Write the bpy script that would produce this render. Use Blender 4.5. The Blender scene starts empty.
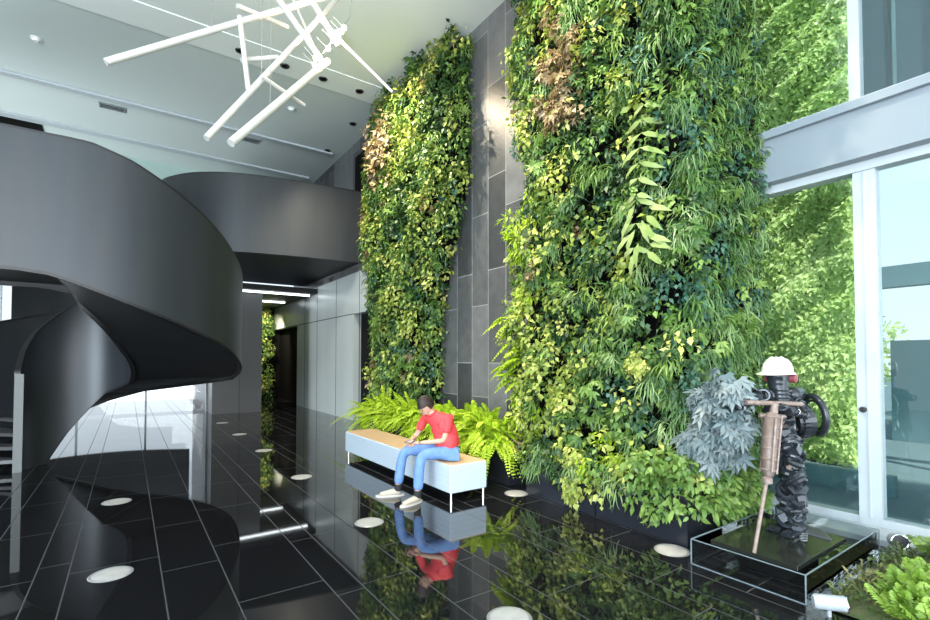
import bpy, bmesh, math, random
import numpy as np
from mathutils import Vector, Matrix

SC = bpy.context.scene
COL = SC.collection
R = math.radians

# ------------------------------------------------------------------ camera
cam_d = bpy.data.cameras.new('camera')
cam = bpy.data.objects.new('camera', cam_d); COL.objects.link(cam)
cam.location = (.09, .115, 1.6)
cam_d.sensor_width = 36.0
cam_d.lens = 36.0 * 480.5 / 930.0
cam_d.shift_y = (50 - 480.5 * math.tan(R(1.5))) / 930.0
cam_d.clip_end = 300
cam.rotation_euler = (R(91.5), 0, -R(35.04))
SC.camera = cam

# ------------------------------------------------------------------ world, sun, area lights, exposure
SC.view_settings.view_transform = 'Standard'
SC.view_settings.look = 'None'
SC.view_settings.gamma = 1.0
SC.view_settings.use_curve_mapping = False
SC.view_settings.exposure = 0.40
W = bpy.data.worlds.new('sky'); SC.world = W; W.use_nodes = True
wn = W.node_tree; wn.nodes.clear()
wo = wn.nodes.new('ShaderNodeOutputWorld'); wb = wn.nodes.new('ShaderNodeBackground')
tc = wn.nodes.new('ShaderNodeTexCoord'); sx = wn.nodes.new('ShaderNodeSeparateXYZ'); cr = wn.nodes.new('ShaderNodeValToRGB')
wn.links.new(tc.outputs['Generated'], sx.inputs[0]); wn.links.new(sx.outputs['Z'], cr.inputs[0])
cr.color_ramp.elements[0].position = 0.0; cr.color_ramp.elements[0].color = (0.84, 0.93, 1.0, 1)
cr.color_ramp.elements[1].position = 0.7; cr.color_ramp.elements[1].color = (0.50, 0.72, 0.95, 1)
wn.links.new(cr.outputs[0], wb.inputs[0]); wb.inputs[1].default_value = 1.0
wn.links.new(wb.outputs[0], wo.inputs[0])

def light(name, kind, loc, target, power, color=(1, 1, 1), **kw):
    l = bpy.data.lights.new(name, kind); l.energy = power; l.color = color
    for k, v in kw.items(): setattr(l, k, v)
    o = bpy.data.objects.new(name, l); COL.objects.link(o); o.location = loc
    o.rotation_euler = (Vector(target) - Vector(loc)).to_track_quat('-Z', 'Y').to_euler()
    return o
light('sun', 'SUN', (0, -20, 30), (9, -2, 5), 5.5, (1.0, 0.96, 0.88), angle=R(2))
# area lights added as daylight fill, rear and left ones without modelled glazing
light('daylight_fill_rear', 'AREA', (-1.5, -5.4, 2.6), (0.5, 3.5, 5.6), 1250, (0.93, 0.97, 1.0), shape='RECTANGLE', size=12, size_y=7)
light('daylight_right', 'AREA', (5.6, -1.8, 3.0), (0.0, 2.5, 5.2), 320, (0.93, 0.97, 1.0), shape='RECTANGLE', size=6.0, size_y=7)
light('daylight_fill_far', 'AREA', (-6.0, 16.2, 2.2), (4.5, 13.5, 2.2), 850, (.9, .97, 1.0), shape='RECTANGLE', size=4, size_y=3.2)  # added fill that brightens the metal panels
light('daylight_fill_left', 'AREA', (-8.6, -2.4, 3.2), (2.6, 4.5, 5.8), 2000, (0.80, 0.92, 1.0), shape='RECTANGLE', size=6.5, size_y=6)
try:
    SC.cycles.use_denoising = True
    SC.cycles.max_bounces = 10; SC.cycles.transparent_max_bounces = 16
    SC.cycles.sample_clamp_indirect = 6.0
    SC.cycles.caustics_reflective = False; SC.cycles.caustics_refractive = False
except Exception: pass

# ------------------------------------------------------------------ materials
def nodes(m):
    m.use_nodes = True
    nt = m.node_tree; return nt, nt.nodes['Principled BSDF']
def mat(name, col, rough=0.5, metal=0.0, spec=0.5, noise=None, nscale=4.0, bump=0.0, coat=0.0, emit=None, estr=0.0, trans=0.0, stretch=None):
    m = bpy.data.materials.new(name); nt, b = nodes(m)
    b.inputs['Base Color'].default_value = (*col, 1)
    b.inputs['Roughness'].default_value = rough
    b.inputs['Metallic'].default_value = metal
    b.inputs['Specular IOR Level'].default_value = spec
    b.inputs['Coat Weight'].default_value = coat
    b.inputs['Transmission Weight'].default_value = trans
    if emit: b.inputs['Emission Color'].default_value = (*emit, 1); b.inputs['Emission Strength'].default_value = estr
    if noise is not None or bump:
        t = nt.nodes.new('ShaderNodeTexCoord'); n = nt.nodes.new('ShaderNodeTexNoise'); n.inputs['Scale'].default_value = nscale; n.inputs['Detail'].default_value = 6
        if stretch:
            mp = nt.nodes.new('ShaderNodeMapping'); mp.inputs['Scale'].default_value = stretch
            nt.links.new(t.outputs['Object'], mp.inputs[0]); nt.links.new(mp.outputs[0], n.inputs[0])
        else: nt.links.new(t.outputs['Object'], n.inputs[0])
        if noise is not None:
            r = nt.nodes.new('ShaderNodeValToRGB'); r.color_ramp.elements[0].position = .3; r.color_ramp.elements[1].position = .7
            r.color_ramp.elements[0].color = (*col, 1); r.color_ramp.elements[1].color = (*noise, 1)
            nt.links.new(n.outputs[0], r.inputs[0]); nt.links.new(r.outputs[0], b.inputs['Base Color'])
        if bump:
            bp = nt.nodes.new('ShaderNodeBump'); bp.inputs['Strength'].default_value = bump; bp.inputs['Distance'].default_value = .02
            nt.links.new(n.outputs[0], bp.inputs['Height']); nt.links.new(bp.outputs[0], b.inputs['Normal'])
    return m
def glass_mat(name, tint=(.93, .98, .97), refl=.08):
    m = bpy.data.materials.new(name); m.use_nodes = True; nt = m.node_tree; nt.nodes.clear()
    o = nt.nodes.new('ShaderNodeOutputMaterial'); mx = nt.nodes.new('ShaderNodeMixShader')
    t = nt.nodes.new('ShaderNodeBsdfTransparent'); t.inputs[0].default_value = (*tint, 1)
    g = nt.nodes.new('ShaderNodeBsdfGlossy'); g.inputs['Roughness'].default_value = .02
    f = nt.nodes.new('ShaderNodeFresnel'); f.inputs[0].default_value = 1.45
    mt = nt.nodes.new('ShaderNodeMath'); mt.operation = 'ADD'; mt.inputs[1].default_value = refl - .04; mt.use_clamp = True
    nt.links.new(f.outputs[0], mt.inputs[0]); nt.links.new(mt.outputs[0], mx.inputs[0])
    nt.links.new(t.outputs[0], mx.inputs[1]); nt.links.new(g.outputs[0], mx.inputs[2]); nt.links.new(mx.outputs[0], o.inputs[0])
    return m
def leaf_mat(name, dark, mid, light_, rough=.45, transl=.25):
    m = bpy.data.materials.new(name); nt, b = nodes(m)
    a = nt.nodes.new('ShaderNodeAttribute'); a.attribute_name = 'tone'
    r = nt.nodes.new('ShaderNodeValToRGB'); e = r.color_ramp.elements
    e[0].color = (*dark, 1); e[1].color = (*light_, 1); x = r.color_ramp.elements.new(.5); x.color = (*mid, 1)
    nt.links.new(a.outputs['Fac'], r.inputs[0]); nt.links.new(r.outputs[0], b.inputs['Base Color'])
    b.inputs['Roughness'].default_value = rough; b.inputs['Specular IOR Level'].default_value = .4
    tr = nt.nodes.new('ShaderNodeBsdfTranslucent'); nt.links.new(r.outputs[0], tr.inputs[0])
    mx = nt.nodes.new('ShaderNodeMixShader'); mx.inputs[0].default_value = transl
    o = nt.nodes['Material Output']; nt.links.new(b.outputs[0], mx.inputs[1]); nt.links.new(tr.outputs[0], mx.inputs[2]); nt.links.new(mx.outputs[0], o.inputs[0])
    return m

M = {}
M['granite'] = mat('polished_black_granite', (.006, .006, .007), .03, spec=1.0, noise=(.012, .012, .013), nscale=30)
M['granite'].node_tree.nodes['Principled BSDF'].inputs['IOR'].default_value = 1.75
M['grout'] = mat('grey_grout', (.055, .058, .062), .6)
M['steel'] = mat('blackened_steel', (.026, .032, .040), .40, metal=.35, spec=.55, noise=(.038, .041, .044), nscale=1.2, stretch=(3, 3, .4))
M['steel_edge'] = mat('dark_steel_edge', (.006, .006, .007), .4)
M['newel'] = mat('lit_parapet_edge', (.13, .14, .14), .5)  # light caught by the parapet end, put into a paler colour
M['soffit'] = mat('shade_dark_soffit', (.010, .011, .013), .5, spec=.35)  # shade of the undersides put into a near black colour
M['ceiling'] = mat('grey_plaster_ceiling', (.74, .79, .78), .85, spec=.2)
M['ceiling_shaded'] = mat('shaded_plaster_ceiling', (.56, .63, .62), .85, spec=.2)  # dimmer light on the far ceiling put into a darker colour
M['beam'] = mat('white_painted_beam', (.80, .85, .84), .7, spec=.2)
M['dark_wall'] = mat('dark_stone_panel', (.085, .086, .09), .4)
M['teal_wall'] = mat('pale_teal_wall', (.36, .48, .45), .8)
M['black'] = mat('matt_black', (.004, .004, .004), .8, spec=.1)
M['panel'] = mat('brushed_metal_panel', (.55, .61, .61), .32, metal=.25, noise=(.60, .66, .66), nscale=2, stretch=(1, 1, .1))
M['joint'] = mat('panel_joint', (.05, .055, .06), .6)
M['alu'] = mat('pale_grey_aluminium', (.42, .47, .50), .4, spec=.5)
M['alu2'] = mat('grey_aluminium_beam', (.21, .25, .285), .45)
M['glass'] = glass_mat('window_glass', (.88, .96, .96), .06)
M['clear_glass'] = glass_mat('clear_glass', (.99, 1.0, 1.0), .045)
M['acrylic'] = glass_mat('clear_acrylic', (.93, .97, .97), .17)
M['acrylic_edge'] = mat('frosted_acrylic_edge', (.17, .22, .25), .3, spec=.7)
M['led'] = mat('led_strip', (.9, .95, 1), .5, emit=(.9, .97, 1), estr=3.0)
M['tube'] = mat('opal_light_tube', (.52, .52, .49), .45, emit=(1, .98, .90), estr=.06)
M['tube_cap'] = mat('tube_end_cap', (.45, .45, .44), .5)
M['bulb'] = mat('warm_bulb', (1, .9, .7), .4, emit=(1, .78, .45), estr=5)
M['wire'] = mat('steel_wire', (.30, .31, .31), .4, metal=.5)
M['chrome'] = mat('chrome', (.75, .78, .8), .15, metal=1)
M['floor_lens'] = mat('frosted_light_lens', (.52, .49, .46), .35, noise=(.42, .40, .38), nscale=12)
M['steel_ring'] = mat('stainless_ring', (.5, .5, .5), .35, metal=.6)
M['planter'] = mat('black_planter', (.016, .018, .024), .22, spec=.6)
M['soil'] = mat('dark_soil', (.03, .02, .012), .9)
M['bench_fab'] = mat('pale_blue_upholstery', (.46, .54, .62), .7)
M['bench_top'] = mat('tan_seat_top', (.52, .34, .19), .6, noise=(.58, .39, .23), nscale=20)
M['skin'] = mat('skin', (.52, .31, .22), .55)
M['shirt'] = mat('red_polo', (.66, .05, .06), .75)
M['jeans'] = mat('blue_denim', (.10, .20, .44), .8, noise=(.15, .27, .54), nscale=14)
M['hair'] = mat('dark_brown_hair', (.018, .009, .006), .6, bump=.2, nscale=60)
M['shoe'] = mat('cream_suede', (.46, .40, .32), .7)
M['sole'] = mat('shoe_sole', (.50, .47, .42), .6)
M['sock'] = mat('black_sock', (.012, .012, .014), .8)
M['device'] = mat('dark_device', (.03, .03, .035), .3)
M['eye'] = mat('dark_eye', (.02, .012, .01), .3)
M['lips'] = mat('lips', (.5, .2, .17), .5)
M['hat'] = mat('white_hard_hat', (.62, .57, .50), .35)
M['iron'] = mat('blackened_scrap_metal', (.03, .036, .045), .30, metal=.4, spec=.5, noise=(.036, .042, .05), nscale=18)
M['iron2'] = mat('dull_steel_scrap', (.16, .17, .18), .4, metal=.7)
M['rust'] = mat('rusty_steel', (.17, .12, .10), .6, metal=.3, noise=(.28, .23, .21), nscale=25)
M['hammer'] = mat('worn_pinkish_grey_metal', (.19, .145, .125), .5, metal=.3, noise=(.12, .085, .07), nscale=14)
M['redear'] = mat('dark_red_plastic', (.22, .05, .06), .4)
M['slab'] = mat('dark_bronze_slab', (.020, .022, .018), .12, spec=.6)
M['lampgrey'] = mat('pale_grey_lamp_housing', (.36, .40, .44), .35)
M['concrete_glare'] = mat('glare_white_paving', (.93, .94, .94), .85)  # daylight glare put into a near white paving colour
M['concrete'] = mat('dimmed_paving', (.12, .17, .18), .85)  # same paving, darkened against the outdoor brightness
M['bldg'] = mat('dark_blue_grey_cladding', (.035, .07, .095), .5)
M['bldg_frame'] = mat('grey_green_frame', (.11, .19, .21), .5)
M['bark'] = mat('brown_bark', (.12, .08, .05), .9)
M['moss'] = mat('moss', (.035, .075, .02), .95, noise=(.09, .07, .035), nscale=9, bump=1.0)

M['lf_yellow'] = leaf_mat('yellow_green_leaf', (0.130, 0.195, 0.033), (0.325, 0.403, 0.072), (0.572, 0.585, 0.169))
M['lf_mid'] = leaf_mat('mid_green_leaf', (0.049, 0.122, 0.025), (0.133, 0.243, 0.049), (0.265, 0.387, 0.094))
M['lf_dark'] = leaf_mat('dark_green_leaf', (0.017, 0.051, 0.016), (0.035, 0.086, 0.028), (0.070, 0.140, 0.047))  # dark species green, deepened further as shade between the tufts
M['lf_teal'] = leaf_mat('blue_green_leaf', (0.024, 0.075, 0.047), (0.056, 0.150, 0.094), (0.131, 0.253, 0.168))
M['lf_grass'] = leaf_mat('soft_green_blade', (0.062, 0.146, 0.042), (0.156, 0.281, 0.094), (0.302, 0.416, 0.177))
M['lf_brown'] = leaf_mat('bronze_leaf', (.12, .07, .025), (.28, .20, .10), (.50, .41, .26))
M['lf_silver'] = leaf_mat('silver_leaf', (0.070, 0.101, 0.109), (0.148, 0.203, 0.218), (0.281, 0.328, 0.328))
M['lf_fern'] = leaf_mat('bright_fern', (.22, .36, .01), (.44, .62, .03), (.66, .78, .10), transl=.35)
M['lf_fern2'] = leaf_mat('mid_fern', (.08, .16, .015), (.19, .33, .04), (.34, .50, .09), transl=.3)
M['lf_frond'] = leaf_mat('pale_frond', (.13, .22, .04), (.24, .34, .09), (.40, .46, .20))
M['lf_hedge'] = leaf_mat('hazed_hedge', (0.475, 0.625, 0.200), (0.625, 0.750, 0.300), (0.775, 0.850, 0.425), transl=.45)  # haze of the window glass put into paler leaf colours
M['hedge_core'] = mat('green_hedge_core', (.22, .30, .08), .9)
M['lf_moss'] = leaf_mat('ground_cover', (.05, .09, .02), (.12, .17, .05), (.30, .26, .12))

def slate():
    m = bpy.data.materials.new('slate_slab_cladding'); nt, b = nodes(m)
    t = nt.nodes.new('ShaderNodeTexCoord'); s = nt.nodes.new('ShaderNodeSeparateXYZ'); c = nt.nodes.new('ShaderNodeCombineXYZ')
    nt.links.new(t.outputs['Object'], s.inputs[0])
    nt.links.new(s.outputs['Z'], c.inputs[0]); nt.links.new(s.outputs['Y'], c.inputs[1])
    br = nt.nodes.new('ShaderNodeTexBrick'); br.offset = .37; br.offset_frequency = 2; br.squash = 1.0
    br.inputs['Scale'].default_value = 1.0; br.inputs['Brick Width'].default_value = 1.55; br.inputs['Row Height'].default_value = .46
    br.inputs['Mortar Size'].default_value = .007; br.inputs['Mortar Smooth'].default_value = .2; br.inputs['Bias'].default_value = -.1
    br.inputs['Color1'].default_value = (.05, .054, .058, 1); br.inputs['Color2'].default_value = (.20, .205, .21, 1); br.inputs['Mortar'].default_value = (.34, .35, .36, 1)
    nt.links.new(c.outputs[0], br.inputs[0])
    n = nt.nodes.new('ShaderNodeTexNoise'); n.inputs['Scale'].default_value = 5; n.inputs['Detail'].default_value = 8
    nt.links.new(t.outputs['Object'], n.inputs[0])
    mx = nt.nodes.new('ShaderNodeMix'); mx.data_type = 'RGBA'; mx.blend_type = 'MULTIPLY'; mx.inputs[0].default_value = .5
    nt.links.new(br.outputs[0], mx.inputs[6]); nt.links.new(n.outputs[0], mx.inputs[7]); nt.links.new(mx.outputs[2], b.inputs['Base Color'])
    b.inputs['Roughness'].default_value = .36; b.inputs['Specular IOR Level'].default_value = .5
    bp = nt.nodes.new('ShaderNodeBump'); bp.inputs['Strength'].default_value = .35; bp.inputs['Distance'].default_value = .01
    n2 = nt.nodes.new('ShaderNodeTexNoise'); n2.inputs['Scale'].default_value = 22; n2.inputs['Detail'].default_value = 6
    nt.links.new(t.outputs['Object'], n2.inputs[0]); nt.links.new(n2.outputs[0], bp.inputs['Height']); nt.links.new(bp.outputs[0], b.inputs['Normal'])
    return m
M['slate'] = slate()

# ------------------------------------------------------------------ mesh helpers
class MB:
    def __init__(s): s.v = []; s.f = []; s.m = []
    def add(s, vs, fs, mi=0):
        k = len(s.v); s.v += [tuple(v) for v in vs]; s.f += [tuple(i + k for i in f) for f in fs]; s.m += [mi] * len(fs); return s
    def box(s, a, b, mi=0):
        x0, y0, z0 = a; x1, y1, z1 = b
        return s.add([(x0, y0, z0), (x1, y0, z0), (x1, y1, z0), (x0, y1, z0), (x0, y0, z1), (x1, y0, z1), (x1, y1, z1), (x0, y1, z1)],
                     [(3, 2, 1, 0), (4, 5, 6, 7), (0, 1, 5, 4), (1, 2, 6, 5), (2, 3, 7, 6), (3, 0, 4, 7)], mi)
    def cbox(s, c, d, rot=None, mi=0):
        vs = []; rot = rot or Matrix.Identity(3)
        for x, y, z in [(-1, -1, -1), (1, -1, -1), (1, 1, -1), (-1, 1, -1), (-1, -1, 1), (1, -1, 1), (1, 1, 1), (-1, 1, 1)]:
            vs.append(Vector(c) + rot @ Vector((x * d[0] / 2, y * d[1] / 2, z * d[2] / 2)))
        return s.add(vs, [(3, 2, 1, 0), (4, 5, 6, 7), (0, 1, 5, 4), (1, 2, 6, 5), (2, 3, 7, 6), (3, 0, 4, 7)], mi)
    def tube(s, pts, r, n=12, mi=0, caps=True):
        pts = [Vector(p) for p in pts]; rs = r if isinstance(r, (list, tuple)) else [r] * len(pts)
        vs = []; fs = []; up = None
        for i, p in enumerate(pts):
            d = (pts[min(i + 1, len(pts) - 1)] - pts[max(i - 1, 0)]).normalized()
            if up is None: up = Vector((0, 0, 1)) if abs(d.z) < .95 else Vector((1, 0, 0))
            a = d.cross(up).normalized(); b = a.cross(d).normalized(); up = b
            for k in range(n):
                t = 2 * math.pi * k / n; vs.append(p + (a * math.cos(t) + b * math.sin(t)) * rs[i])
        for i in range(len(pts) - 1):
            for k in range(n):
                fs.append((i * n + k, i * n + (k + 1) % n, (i + 1) * n + (k + 1) % n, (i + 1) * n + k))
        if caps: fs.append(tuple(range(n - 1, -1, -1))); fs.append(tuple((len(pts) - 1) * n + k for k in range(n)))
        return s.add(vs, fs, mi)
    def lathe(s, prof, c=(0, 0, 0), n=24, mi=0, axis=None):
        rot = Vector((0, 0, 1)).rotation_difference(Vector(axis).normalized()).to_matrix() if axis else Matrix.Identity(3)
        vs = []; fs = []
        for r, z in prof:
            for k in range(n):
                t = 2 * math.pi * k / n; vs.append(Vector(c) + rot @ Vector((r * math.cos(t), r * math.sin(t), z)))
        for i in range(len(prof) - 1):
            for k in range(n): fs.append((i * n + k, i * n + (k + 1) % n, (i + 1) * n + (k + 1) % n, (i + 1) * n + k))
        return s.add(vs, fs, mi)
    def ball(s, c, r, n=14, mi=0, rot=None):
        r = r if isinstance(r, (tuple, list)) else (r, r, r); rot = rot or Matrix.Identity(3)
        vs = []; fs = []; h = n // 2 + 1
        for i in range(h + 1):
            ph = math.pi * i / h
            for k in range(n):
                t = 2 * math.pi * k / n
                vs.append(Vector(c) + rot @ Vector((r[0] * math.sin(ph) * math.cos(t), r[1] * math.sin(ph) * math.sin(t), -r[2] * math.cos(ph))))
        for i in range(h):
            for k in range(n): fs.append((i * n + k, i * n + (k + 1) % n, (i + 1) * n + (k + 1) % n, (i + 1) * n + k))
        return s.add(vs, fs, mi)
    def torus(s, c, R_, r, axis=(0, 0, 1), n=28, k=8, mi=0, sy=1.0):
        rot = Vector((0, 0, 1)).rotation_difference(Vector(axis).normalized()).to_matrix(); vs = []; fs = []
        for i in range(n):
            t = 2 * math.pi * i / n
            for j in range(k):
                u = 2 * math.pi * j / k; q = R_ + r * math.cos(u)
                vs.append(Vector(c) + rot @ Vector((q * math.cos(t), q * math.sin(t) * sy, r * math.sin(u))))
        for i in range(n):
            for j in range(k): fs.append((i * k + j, ((i + 1) % n) * k + j, ((i + 1) % n) * k + (j + 1) % k, i * k + (j + 1) % k))
        return s.add(vs, fs, mi)

def obj(name, mb, m, parent=None, smooth=False, bevel=0, loc=None):
    me = bpy.data.meshes.new(name); me.from_pydata(mb.v, [], mb.f)
    ms = m if isinstance(m, (list, tuple)) else [m]
    for x in ms: me.materials.append(M[x] if isinstance(x, str) else x)
    if len(ms) > 1: me.polygons.foreach_set('material_index', mb.m)
    bm = bmesh.new(); bm.from_mesh(me); bmesh.ops.remove_doubles(bm, verts=bm.verts, dist=1e-5); bmesh.ops.recalc_face_normals(bm, faces=bm.faces); bm.to_mesh(me); bm.free()
    if smooth:
        me.polygons.foreach_set('use_smooth', [True] * len(me.polygons))
        try: me.set_sharp_from_angle(angle=R(42))
        except Exception: pass
    me.update()
    o = bpy.data.objects.new(name, me); COL.objects.link(o)
    if parent: o.parent = parent
    if loc is not None: o.location = loc
    if bevel:
        b = o.modifiers.new('bevel', 'BEVEL'); b.width = bevel; b.segments = 2; b.limit_method = 'ANGLE'
    return o
def tag(o, label=None, cat=None, group=None, kind=None):
    if label: o['label'] = label
    if cat: o['category'] = cat
    if group: o['group'] = group
    if kind: o['kind'] = kind
    return o
def thing(name, label, cat, loc=(0, 0, 0), rz=0, group=None):
    o = bpy.data.objects.new(name, None); COL.objects.link(o); o.location = loc; o.rotation_euler = (0, 0, rz); o.empty_display_size = .1
    return tag(o, label, cat, group)
def struct(name, mb, m, label, cat='structure', parent=None, **k):
    o = obj(name, mb, m, parent, **k)
    if parent is None: tag(o, label, cat, None, 'structure')
    return o
def copy_tree(o, parent=None):
    c = o.copy(); COL.objects.link(c)
    if parent: c.parent = parent
    for ch in list(o.children): copy_tree(ch, c)
    return c

# ------------------------------------------------------------------ leaves
RNG = np.random.default_rng(11)
TPL = {}
TPL['ovate'] = (np.array([(0, 0, 0), (.42, .5, .10), (.42, -.5, .10), (1, 0, -.14), (.45, 0, 0)]), [(0, 4, 1), (1, 4, 3), (0, 2, 4), (2, 3, 4)])
TPL['lance'] = (np.array([(0, 0, 0), (.3, .5, .05), (.3, -.5, .05), (.7, .4, -.02), (.7, -.4, -.02), (1, 0, -.22)]), [(0, 2, 1), (1, 2, 4, 3), (3, 4, 5)])
TPL['blade'] = (np.array([(0, -.4, 0), (0, .4, 0), (.35, -.5, .10), (.35, .5, .10), (.7, -.35, .02), (.7, .35, .02), (1, 0, -.25)]), [(0, 2, 3, 1), (2, 4, 5, 3), (4, 6, 5)])
def _palm(n=5, spread=75):
    vs = [(0, 0, 0)]; fs = []
    for k in range(n):
        a = R(-spread + 2 * spread * k / (n - 1)); ln = 1 - .35 * abs(k - (n - 1) / 2) / ((n - 1) / 2); w = .13
        c, s_ = math.cos(a), math.sin(a); b = len(vs)
        vs += [(c * ln * .5 - s_ * w, s_ * ln * .5 + c * w, .03), (c * ln * .5 + s_ * w, s_ * ln * .5 - c * w, .03), (c * ln, s_ * ln, -.12)]
        fs += [(0, b + 1, b), (b, b + 1, b + 2)]
    return np.array(vs), fs
TPL['palm'] = _palm()
def norm(a): return a / np.maximum(np.linalg.norm(a, axis=-1, keepdims=True), 1e-9)
class Leaves:
    def __init__(s): s.V = []; s.F = []; s.T = []; s.n = 0
    def add(s, C, D, N, L, Wd, tone, kind='ovate'):
        tv, tf = TPL[kind]; n = len(C)
        if n == 0: return
        D = norm(D); S = norm(np.cross(D, N)); N = np.cross(S, D)
        L = np.broadcast_to(L, (n,)); Wd = np.broadcast_to(Wd, (n,)); tone = np.broadcast_to(tone, (n,))
        P = C[:, None, :] + (tv[None, :, 0, None] * L[:, None, None]) * D[:, None, :] + (tv[None, :, 1, None] * Wd[:, None, None]) * S[:, None, :] + (tv[None, :, 2, None] * L[:, None, None]) * N[:, None, :]
        if kind == 'palm':
            P = C[:, None, :] + (tv[None, :, 0, None] * L[:, None, None]) * D[:, None, :] + (tv[None, :, 1, None] * L[:, None, None]) * S[:, None, :] + (tv[None, :, 2, None] * L[:, None, None]) * N[:, None, :]
        m = len(tv); s.V.append(P.reshape(-1, 3))
        for f in tf:
            fa = np.array(f)[None, :] + (s.n + np.arange(n) * m)[:, None]
            s.F.append((fa, tone))
        s.n += n * m
    def build(s, name, m, parent=None, origin=(0, 0, 0)):
        V = np.concatenate(s.V) - np.array(origin)[None, :]
        me = bpy.data.meshes.new(name); me.vertices.add(len(V)); me.vertices.foreach_set('co', V.astype(np.float32).ravel())
        nl = sum(f.size for f, t in s.F); npoly = sum(len(f) for f, t in s.F)
        me.loops.add(nl); me.polygons.add(npoly)
        me.loops.foreach_set('vertex_index', np.concatenate([f.ravel() for f, t in s.F]).astype(np.int32))
        tot = np.concatenate([np.full(len(f), f.shape[1]) for f, t in s.F]); st = np.concatenate([[0], np.cumsum(tot)[:-1]])
        me.polygons.foreach_set('loop_start', st.astype(np.int32))
        me.update(calc_edges=True)
        at = me.attributes.new('tone', 'FLOAT', 'FACE'); at.data.foreach_set('value', np.concatenate([t for f, t in s.F]).astype(np.float32))
        me.materials.append(M[m]); me.validate()
        o = bpy.data.objects.new(name, me); COL.objects.link(o)
        if parent: o.parent = parent
        return o
def tuft(Ls, c, out, r, n, L, Wd, kind, base_tone, droop=.5, spread=1.0):
    """leaves on a dome of radius r about c that bulges along out"""
    out = np.array(out, float); d = norm(RNG.normal(0, 1, (n, 3)) * spread + out * 1.1)
    d = np.where(((d @ out) < 0)[:, None], d - 2 * (d @ out)[:, None] * out, d)
    C = np.array(c) + d * (r * RNG.uniform(.45, 1.0, n))[:, None]
    D = norm(d * .55 + np.array([0, 0, -1.0]) * droop + RNG.normal(0, .38, (n, 3)))
    N = norm(d + np.array([0, 0, .5]) + RNG.normal(0, .3, (n, 3)))
    Ls.add(C, D, N, L * RNG.uniform(.6, 1.25, n), Wd * RNG.uniform(.7, 1.2, n), np.clip(base_tone + RNG.normal(0, .17, n), 0, 1), kind)
def frond(Ls, p, d, length, drop, nl, ll, lw, tone, kind='lance', up=(0, 0, 1), curl=2.0):
    """one arching pinnate frond"""
    p = np.array(p, float); d = norm(np.array(d, float)); up = np.array(up, float)
    t = np.linspace(.08, 1, nl)
    P = p + d * (t * length)[:, None] + np.array([0, 0, -1.0]) * (drop * t ** curl)[:, None]
    T = norm(np.gradient(P, axis=0)); side = norm(np.cross(T, up + 1e-3)); nn = np.cross(side, T)
    sc = np.sin(np.clip(t * .93 + .07, 0, 1) * math.pi) ** .6
    for sg in (-1, 1):
        Ls.add(P, norm(side * sg + T * .45 - nn * .12 + RNG.normal(0, .08, P.shape)), nn + RNG.normal(0, .15, P.shape), ll * sc + .004, lw, np.clip(tone + RNG.normal(0, .1, nl), 0, 1), kind)
    return P

# ================================================================== STRUCTURE
WX = 5.0       # stone wall plane
GX = 5.85      # window plane
CZ = 7.42      # ceiling height

# floor: tiles as faces with grout faces between
xs = [-9.0, -8.4, -7.8, -7.2, -6.8, -6.6, -6.0, -5.4, -5.0, -4.4, -4.2, -3.6, -3.2, -2.62, -2.42, -1.98, -1.4, -1.02, -.82, -.45, -.25, .32, .71, 1.28, 1.48, 1.87, 2.25, 2.44, 3.01, 3.20, 3.6, 4.0, 4.4, 4.6, 5.2, 5.85]
joint0 = {-.45: 5.04, -.25: 4.79, .32: 4.43, .71: 3.6, 1.28: 4.49, 1.48: 3.38, 1.87: 2.78, 2.25: 3.31, 2.44: 2.5, 3.01: 2.95, 3.2: 2.23}
fl = MB(); rnd = random.Random(4); g = .004
Y0, Y1 = -6.0, 23.0
for x0, x1 in zip(xs[:-1], xs[1:]):
    j = joint0.get(x0, rnd.uniform(2, 4)); per = 1.17 if x0 in joint0 else 1.2
    ys = []; y = j
    while y > Y0: y -= per
    y += per
    while y < Y1: ys.append(y); y += per
    ys = [Y0] + ys + [Y1]
    fl.add([(x0 - g, Y0, 0), (x0 + g, Y0, 0), (x0 + g, Y1, 0), (x0 - g, Y1, 0)], [(0, 1, 2, 3)], 1)
    for a, b in zip(ys[:-1], ys[1:]):
        fl.add([(x0 + g, a + g, 0), (x1 - g, a + g, 0), (x1 - g, b - g, 0), (x0 + g, b - g, 0)], [(0, 1, 2, 3)], 0)
        fl.add([(x0 + g, b - g, 0), (x1 - g, b - g, 0), (x1 - g, b + g, 0), (x0 + g, b + g, 0)], [(0, 1, 2, 3)], 1)
fl.add([(-9, Y0, -.12), (GX, Y0, -.12), (GX, Y1, -.12), (-9, Y1, -.12)], [(3, 2, 1, 0)], 0)
struct('floor', fl, ['granite', 'grout'], 'polished black granite tile floor with pale grout lines', 'floor')

# ceiling
struct('ceiling', MB().box((-9.3, -6.3, CZ), (6.02, 9.8, CZ + .3)), 'ceiling', 'high pale ceiling before the white band', 'ceiling')
struct('ceiling_far', MB().box((-9.3, 9.8, CZ), (6.02, 18.0, CZ + .3)), 'ceiling_shaded', 'far ceiling beyond the white band, its dimmer light put into the colour', 'ceiling')
c = MB().box((-9, 9.42, CZ - .015), (WX, 10.13, CZ)); struct('trim_1', c, 'beam', 'wide white band crossing the ceiling', 'ceiling band')
c = MB().box((-9, 13.18, CZ - .05), (4.72, 13.35, CZ)); struct('trim_2', c, 'alu', 'narrow white strip on the ceiling', 'ceiling strip')
c = MB().box((-9, 15.36, CZ - .05), (4.72, 15.6, CZ)); struct('trim_3', c, 'alu', 'farthest white strip on the ceiling above the gallery', 'ceiling strip')

struct('ceiling_slot', MB().box((-9, 15.64, CZ - .03), (-1.75, 16.79, CZ)), 'black', 'black recess in the ceiling past the farthest strip', 'ceiling recess')
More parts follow.
